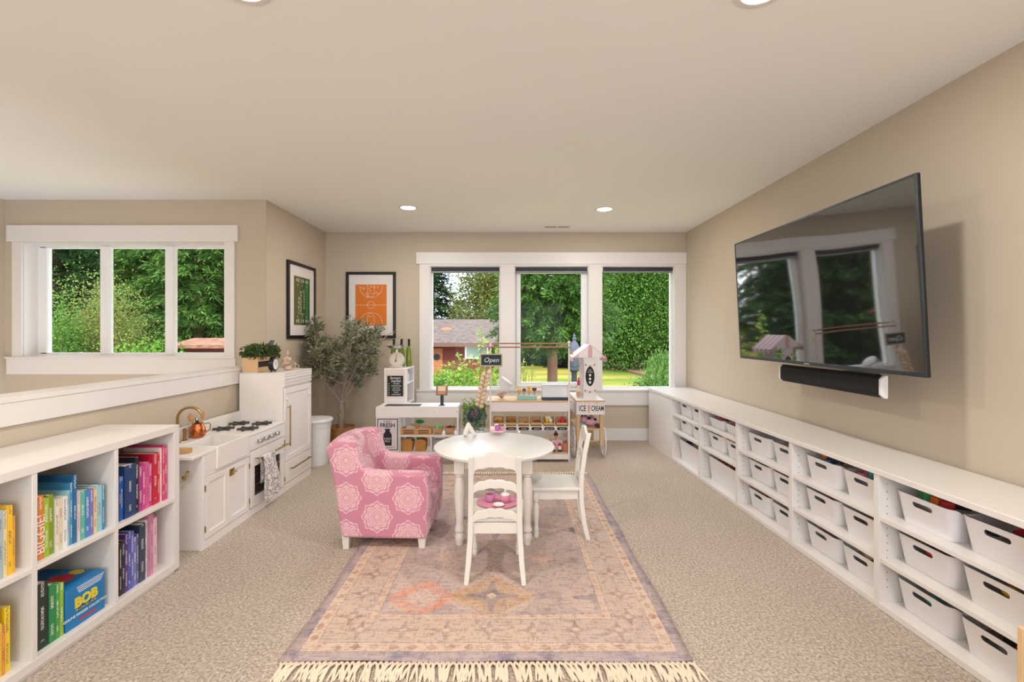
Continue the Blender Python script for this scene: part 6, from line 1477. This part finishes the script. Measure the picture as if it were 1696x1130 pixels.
o2 = MB().lathe([(.0, .165), (.075, .165), (.078, .17), (.078, .19), (.07, .195), (0, .195)], seg=36, cap=False).build('jar_lid', mat('frosted_lid', (228, 230, 232), .3), cj); o2.rotation_euler = (0, radians(38), 0); o2.location = (-.055, 0, .058)
rr = random.Random(3)
for k in range(16):
    a = rr.uniform(0, 2*pi); q = rr.uniform(0, .052); c = [(226, 196, 170), (206, 160, 128), (178, 116, 92)][k % 3]
    o = MB().lathe([(0, 0), (.022, 0), (.024, .005), (.020, .011), (0, .012)], seg=14, cap=False).build('toy_biscuit', colmat(c, .6)); o.location = (-.078+q*cos(a), 5.36+q*sin(a)*.8, .6795+.022+.012*(k//3)); o.rotation_euler = (rr.uniform(-.7, .7), rr.uniform(-.7, .7), 0)
    tag(o, '%s toy biscuit in the tilted clear jar' % ('cream', 'tan', 'brown')[k % 3], 'toy biscuit', '%s biscuits in the clear jar' % ('cream', 'tan', 'brown')[k % 3])
# open sign
os_ = thing('open_sign', 'small wood-framed chalk sign reading Open hanging from the canopy rail', 'sign', (-.187, Y6-.05, 1.131))
b = MB(); frame(b, -.122, .122, -.070, .070, -.007, .007, .013); b.build('frame', mat('sign_wood', (196, 178, 152), .5, var=.1), os_, bevel=.003)
MB().box(-.112, .112, -.004, .004, -.060, .060).build('board', mat('green_chalkboard', (26, 52, 56), .6), os_); text('Open', .072, CHALKW, 'lettering', os_, (.0, -.0046, 0), ext=.0004, shear=.25)
b = MB(); b.tube([(-.075, .0, .070), (.0, .023, .152)], .0015, 6); b.tube([(.075, 0, .070), (.0, .023, .152)], .0015, 6); b.build('cord', INK, os_)
# garlic braid
gb = thing('garlic_braid', 'hanging braid of pale garlic bulbs beside the left stand post', 'garlic braid', (-.262, Y6-.03, 1.05))
rr = random.Random(9); GM = mat('garlic_skin', (224, 198, 168), .55, var=.1, scale=30)
b = MB(); b.tube([(.048, .0, .0), (.030, 0, -.07), (.0, 0, -.17), (-.018, 0, -.30), (-.02, 0, -.40)], [.014, .013, .011, .009, .006], 8); b.tube([(.048, 0, 0), (.060, .005, .03)], .003, 6); b.build('stalks', mat('dry_stalk', (190, 158, 112), .8, var=.2, scale=40), gb)
for k in range(17):
    z = -.05-.023*k; x = .028-.085*(k/16)**.8+.024*(-1)**k; 
    MB().lathe([(.004, .034), (.012, .02), (.026, .004), (.028, -.010), (.018, -.024), (.006, -.028)], (x, -.018-.008*rr.random(), z), 14).build('garlic_bulb', GM, gb)
# ornamental kale planter
kp = thing('kale_planter', 'large ornamental kale with dark ruffled and lime leaves in a white planter between the stands', 'plant', (-.378, 5.30, 0))
MB().lathe([(0, 0), (.10, 0), (.12, .32), (.125, .33), (.115, .33), (.11, .315), (0, .31)], seg=32, cap=False).build('planter', PLAST, kp)
def kale_leaf(az, el, L_, w_, seed):
    rr = np.random.default_rng(seed); nu, nv = 12, 9; vs = []
    d = np.array([cos(az)*cos(el), sin(az)*cos(el), sin(el)]); up = np.array([-cos(az)*sin(el), -sin(az)*sin(el), cos(el)]); sd_ = np.cross(d, up)
    for i in range(nu):
        u = i/(nu-1)
        for j in range(nv):
            v = j/(nv-1)*2-1; ww = w_*(sin(pi*min(1, u*.85+.12)))**.6
            ruff = .012*sin(v*9+u*14+seed)*abs(v)**1.5+.010*sin(v*17+seed)*u
            p = d*(L_*u*(1-.15*v*v))+sd_*(v*ww)+up*(.35*L_*u*(1-u)*.8-.0*u+ruff+.25*ww*v*v); vs.append(tuple(p))
    return vs, [(i*nv+j, i*nv+j+1, (i+1)*nv+j+1, (i+1)*nv+j) for i in range(nu-1) for j in range(nv-1)]
def kale(name, c0, c1, n, Lr, elr, base, parent, seed, wf=.5, azr=(0, 2*pi)):
    rr = random.Random(seed); b = MB()
    for k in range(n):
        vs, fs = kale_leaf(azr[0]+(azr[1]-azr[0])*(k*.618 % 1), rr.uniform(*elr), rr.uniform(*Lr), rr.uniform(*Lr)*wf, k+seed); b.add([(v[0]+base[0], v[1]+base[1], v[2]+base[2]) for v in vs], fs)
    o = b.build(name, leaf_mat(name+'_leaf', c0, c1, tl=.1), parent, solid=.0015); o.location = (0, -.05, .49); o.rotation_euler = (radians(52), 0, 0); return o
kale('outer_leaves', (112, 148, 124), (190, 212, 184), 34, (.12, .146), (-.15, .45), (0, 0, -.02), kp, 3)
kale('dark_leaves', (60, 104, 96), (130, 164, 146), 22, (.09, .12), (.3, .9), (0, 0, 0), kp, 50)
kale('inner_leaves', (150, 122, 134), (200, 176, 176), 18, (.06, .09), (.7, 1.35), (0, 0, .02), kp, 90)
n = 1500; rg2 = np.random.default_rng(4); P = np.stack([rg2.normal(0, .085, n), .06+rg2.normal(0, .03, n), .50+rg2.normal(0, .07, n)], 1); P = P[P[:, 2] < .68]; n = len(P)
P[:, 0] = P[:, 0].clip(-.125, .10)
mesh_cards('lime_foliage', cards(P, unit(rg2.normal(0, 1, (n, 3))+np.array([0, 0, .6])), unit(rg2.normal(0, 1, (n, 3))), rg2.uniform(.02, .04, n), rg2.uniform(.006, .012, n)), leaf_mat('lime_sprigs', (110, 170, 60), (196, 232, 120), tl=.3), kp)
MB().tube([(0, 0, .31), (0, -.02, .45)], .012, 8).build('stem', OB, kp)
# ================================================================ ice cream cart
ic = thing('ice_cream_cart', 'white and wood toy ice cream cart with a pink striped awning by the window', 'ice cream cart', (.925, 5.66, 0))
def I(b, name, m=MW, **k):
    k.setdefault('bevel', .002); return b.build(name, m, ic, w=True, **k)
cx0, cx1, cy0, cy1, cz = .762, 1.090, 5.30, 6.03, .668
I(MB().box(cx0, cx1, cy0, cy1, cz-.018, cz), 'tray_top', WOODP)
I(MB().box(cx0+.012, cx1-.012, cy0+.012, cy1-.012, cz, cz+.003), 'top_sheet')
for x in (cx0+.012, cx1-.052):
    I(MB().box(x, x+.040, cy0+.03, cy0+.07, .155, cz-.0185), 'leg', WOODP); I(MB().box(x, x+.040, cy1-.07, cy1-.03, 0, cz-.0185), 'leg', WOODP)
for x in (cx0+.003, cx1-.013): I(MB().box(x, x+.009, cy0+.02, cy1-.02, .49, cz-.0185), 'side_board')
o = I(MB().box(cx0+.004, cx1-.004, cy0+.008, cy0+.018, .505, cz-.0185), 'sign_board')
def OT(s, size, x, z, **k): text(s, size, INK, 'lettering', o, (x-.925, cy0+.0074-5.66, z), ext=.0004, **k)
OT('ICE', .088, .835, .575, sx=.62, bold=.0015); OT('CREAM', .080, 1.005, .575, sx=.55, bold=.0015)
b = MB(); b.add([(x, cy0+.0072, z) for x, z in ((.894, .575), (.922, .575), (.908, .515))], [(0, 1, 2)]); q = b.build('cone_print', mat('wafer', (214, 160, 104), .6), o); q.location = (-.925, -5.66, 0)
b = MB().lathe([(.0, cy0+.0066), (.017, cy0+.0066), (.017, cy0+.0078), (0, cy0+.0078)], (.908, 0, .592), 16, 'y', cap=False, sy=1.6); q = b.build('swirl_print', mat('print_pink', (214, 168, 176), .6), o); q.location = (-.925, -5.66, 0)
b = MB(); rr = random.Random(6)
for k in range(10): x = rr.uniform(.79, 1.06); b.box(x, x+.004, cy0+.0068, cy0+.0078, .632+rr.uniform(-.006, .008), .638+rr.uniform(-.004, .008))
q = b.build('sprinkle_print', mat('print_grey', (150, 140, 145), .6), o); q.location = (-.925, -5.66, 0)
I(MB().box(cx0+.02, cx1-.02, cy0+.035, cy1-.035, .330, .345), 'lower_shelf', WOODP)
I(MB().lathe([(.008, cx0-.008), (.008, cx1+.008)], (0, 5.47, .172), 12, 'x'), 'axle', WOODP)
for x in (cx0-.016, cx1+.006):
    b = MB(); n = 44
    for k in range(n):
        a0, a1 = 2*pi*k/n, 2*pi*(k+1)/n
        b.prism([(5.47+r*cos(a), .172+r*sin(a)) for r, a in ((.148, a0), (.171, a0), (.171, a1), (.148, a1))], x, x+.010, 'x')
    w_ = I(b, 'wheel', bevel=0)
    s_ = MB().lathe([(.0, x+.001), (.024, x+.001), (.024, x+.009), (0, x+.009)], (0, 5.47, .172), 20, 'x', cap=False)
    for k in range(8): a = pi*k/4; s_.tube([(x+.005, 5.47, .172), (x+.005, 5.47+.15*cos(a), .172+.15*sin(a))], .005, 6)
    q = s_.build('spokes', MW, w_); q.location = (-.925, -5.66, 0)
# pillars and awning
for i, y in enumerate((5.325, 5.72)):
    I(MB().prism([(.847, cz+.0035), (1.000, cz+.0035), (.985, 1.0), (1.000, 1.17), (.847, 1.17), (.862, 1.0)], y, y+.014, 'y'), 'pillar')
PK = mat('awning_pink', (222, 172, 182), .55, var=.03)
for i, y in enumerate((5.318, 5.734)):
    g = MB(); P = [(.743, 1.150), (.755, 1.140), (.79, 1.148), (.83, 1.150), (.925, 1.150), (1.02, 1.150), (1.06, 1.148), (1.09, 1.140), (1.104, 1.150), (.935, 1.280), (.91, 1.280)]
    o = I(g.prism(P, y, y+.006, 'y'), 'gable')
    if i == 0:
        for s_ in ([(.900, 1.150), (.947, 1.150), (.947, 1.262), (.935, 1.2785), (.912, 1.2785), (.900, 1.262)], [(.744, 1.149), (.755, 1.141), (.79, 1.149), (.795, 1.19)], [(1.103, 1.149), (1.09, 1.141), (1.055, 1.149), (1.052, 1.19)]):
            q = MB().prism(s_, y-.0006, y-.0001, 'y').build('pink_stripe', PK, o); q.location = (-.925, -5.66, 0)
for s_ in (-1, 1):
    for k in range(9):
        y0, y1 = 5.3245+k*.0455, 5.3245+(k+1)*.0455; m_ = PK if k % 2 == 0 else MW
        b = MB(); xp, xe = .923+s_*.0, .923+s_*.190; zp, ze = 1.292, 1.146
        b.add([(xp, y0, zp), (xe, y0, ze), (xe, y1, ze), (xp, y1, zp), (xp, y0, zp+.004), (xe, y0, ze+.004), (xe, y1, ze+.004), (xp, y1, zp+.004)], [(0, 1, 2, 3), (4, 5, 6, 7), (0, 1, 5, 4), (1, 2, 6, 5), (2, 3, 7, 6), (3, 0, 4, 7)])
        P = [(y0, ze+.002)]+[(y0+(y1-y0)/2-(y1-y0)/2*cos(a), ze-.03-.018*sin(a)) for a in np.linspace(0, pi, 8)]+[(y1, ze+.002)]
        b.prism(P, xe-.002, xe+.002, 'x'); I(b, 'awning_strip', m_, bevel=0, smooth=False)
ov = I(MB().prism([(.923+.043*cos(a)*(1+.18*abs(cos(a))), .938+.112*sin(a)) for a in np.linspace(0, 2*pi, 33)[:-1]], 5.3225, 5.3248, 'y'), 'menu_oval', CHALK, bevel=0)
text('Ice\nCream', .026, CHALKW, 'lettering', ov, (.923-.925, 5.3221-5.66, 1.0), ext=.0004, sx=.8, shear=.2)
b = MB()
for z in (.948, .905, .865): b.ball((.923, 5.322, z+.006), (.014, .0015, .011), 10, 6); b.add([(.911, 5.3217, z), (.935, 5.3217, z), (.923, 5.3217, z-.016)], [(0, 1, 2)])
q = b.build('cone_icons', CHALKW, ov); q.location = (-.925, -5.66, 0)
b1, b2_ = MB(), MB()
for (xs_, z0_) in (((.862, .985), 1.083), ((.855, .992), .790)):
    for k in range(5):
        u = (k+.5)/5; x = xs_[0]+(xs_[1]-xs_[0])*u; z = z0_-.022*sin(pi*u)
        (b1 if k % 2 == 0 else b2_).add([(x-.011, 5.3238, z), (x+.011, 5.3238, z), (x, 5.3238, z-.026)], [(0, 1, 2)])
I(b1, 'bunting_dark', mat('bunting_plum', (150, 70, 92), .6), bevel=0); I(b2_, 'bunting_light', mat('bunting_cream', (232, 214, 170), .6), bevel=0)
# things on and in the cart
t_ = thing('toy_cup_stack', 'stack of white toy cups left of the cart pillar', 'toy cups', (.835, 5.60, cz+.0035))
for k in range(4): MB().lathe([(0, k*.034), (.024, k*.034), (.032, k*.034+.03), (.034, k*.034+.033)], seg=20, cap=False).build('cup', mat('cup_white', (232, 226, 216), .4), t_)
o = MB().lathe([(0, 0), (.018, 0), (.018, .05), (.008, .06), (.008, .09), (0, .092)], seg=16, cap=False).build('toy_bottle', colmat((196, 50, 84))); o.location = (.835, 5.60, cz+.0035+.138); tag(o, 'magenta toy bottle on top of the white cup stack', 'toy bottle')
cone('toy_cone', 'pastel toy cone standing beside the cup stack on the cart', (.815, 5.50, cz+.0035), (232, 214, 190), 'ball', 1.5)
pl = thing('plush_toy', 'pink and white plush cow lying on the lower cart shelf', 'plush toy', (.955, 5.50, .3455))
PKP = mat('plush_pink', (226, 178, 196), .95, var=.1, scale=30, bmp=.5); b = MB(); b.ball((.0, 0, .055), (.085, .07, .055)); b.ball((-.085, -.04, .085), (.045, .04, .04)); b.build('body', PKP, pl)
b = MB(); b.ball((-.10, -.05, .125), (.012, .01, .022)); b.ball((-.062, -.05, .12), (.012, .01, .02)); b.ball((-.02, -.052, .095), (.02, .015, .014)); b.ball((.05, -.045, .08), (.018, .02, .014)); b.build('patches', colmat((52, 36, 48), .9), pl)
low('plush_toy', 'light blue plush lump under the pink cow on the cart shelf', 'plush toy', MB().ball((0, 0, .028), (.045, .035, .028)), (150, 190, 210), .835, 5.385, .3455); low('plush_toy', 'dark brown plush toy at the right of the cart shelf', 'plush toy', MB().ball((0, 0, .024), (.04, .04, .024)), (74, 44, 50), 1.025, 5.39, .3455)
low('toy_ball', 'orange toy ball at the left of the cart shelf', 'toy ball', MB().ball((0, 0, .03), .03), (222, 150, 96), .83, 5.56, .3455)
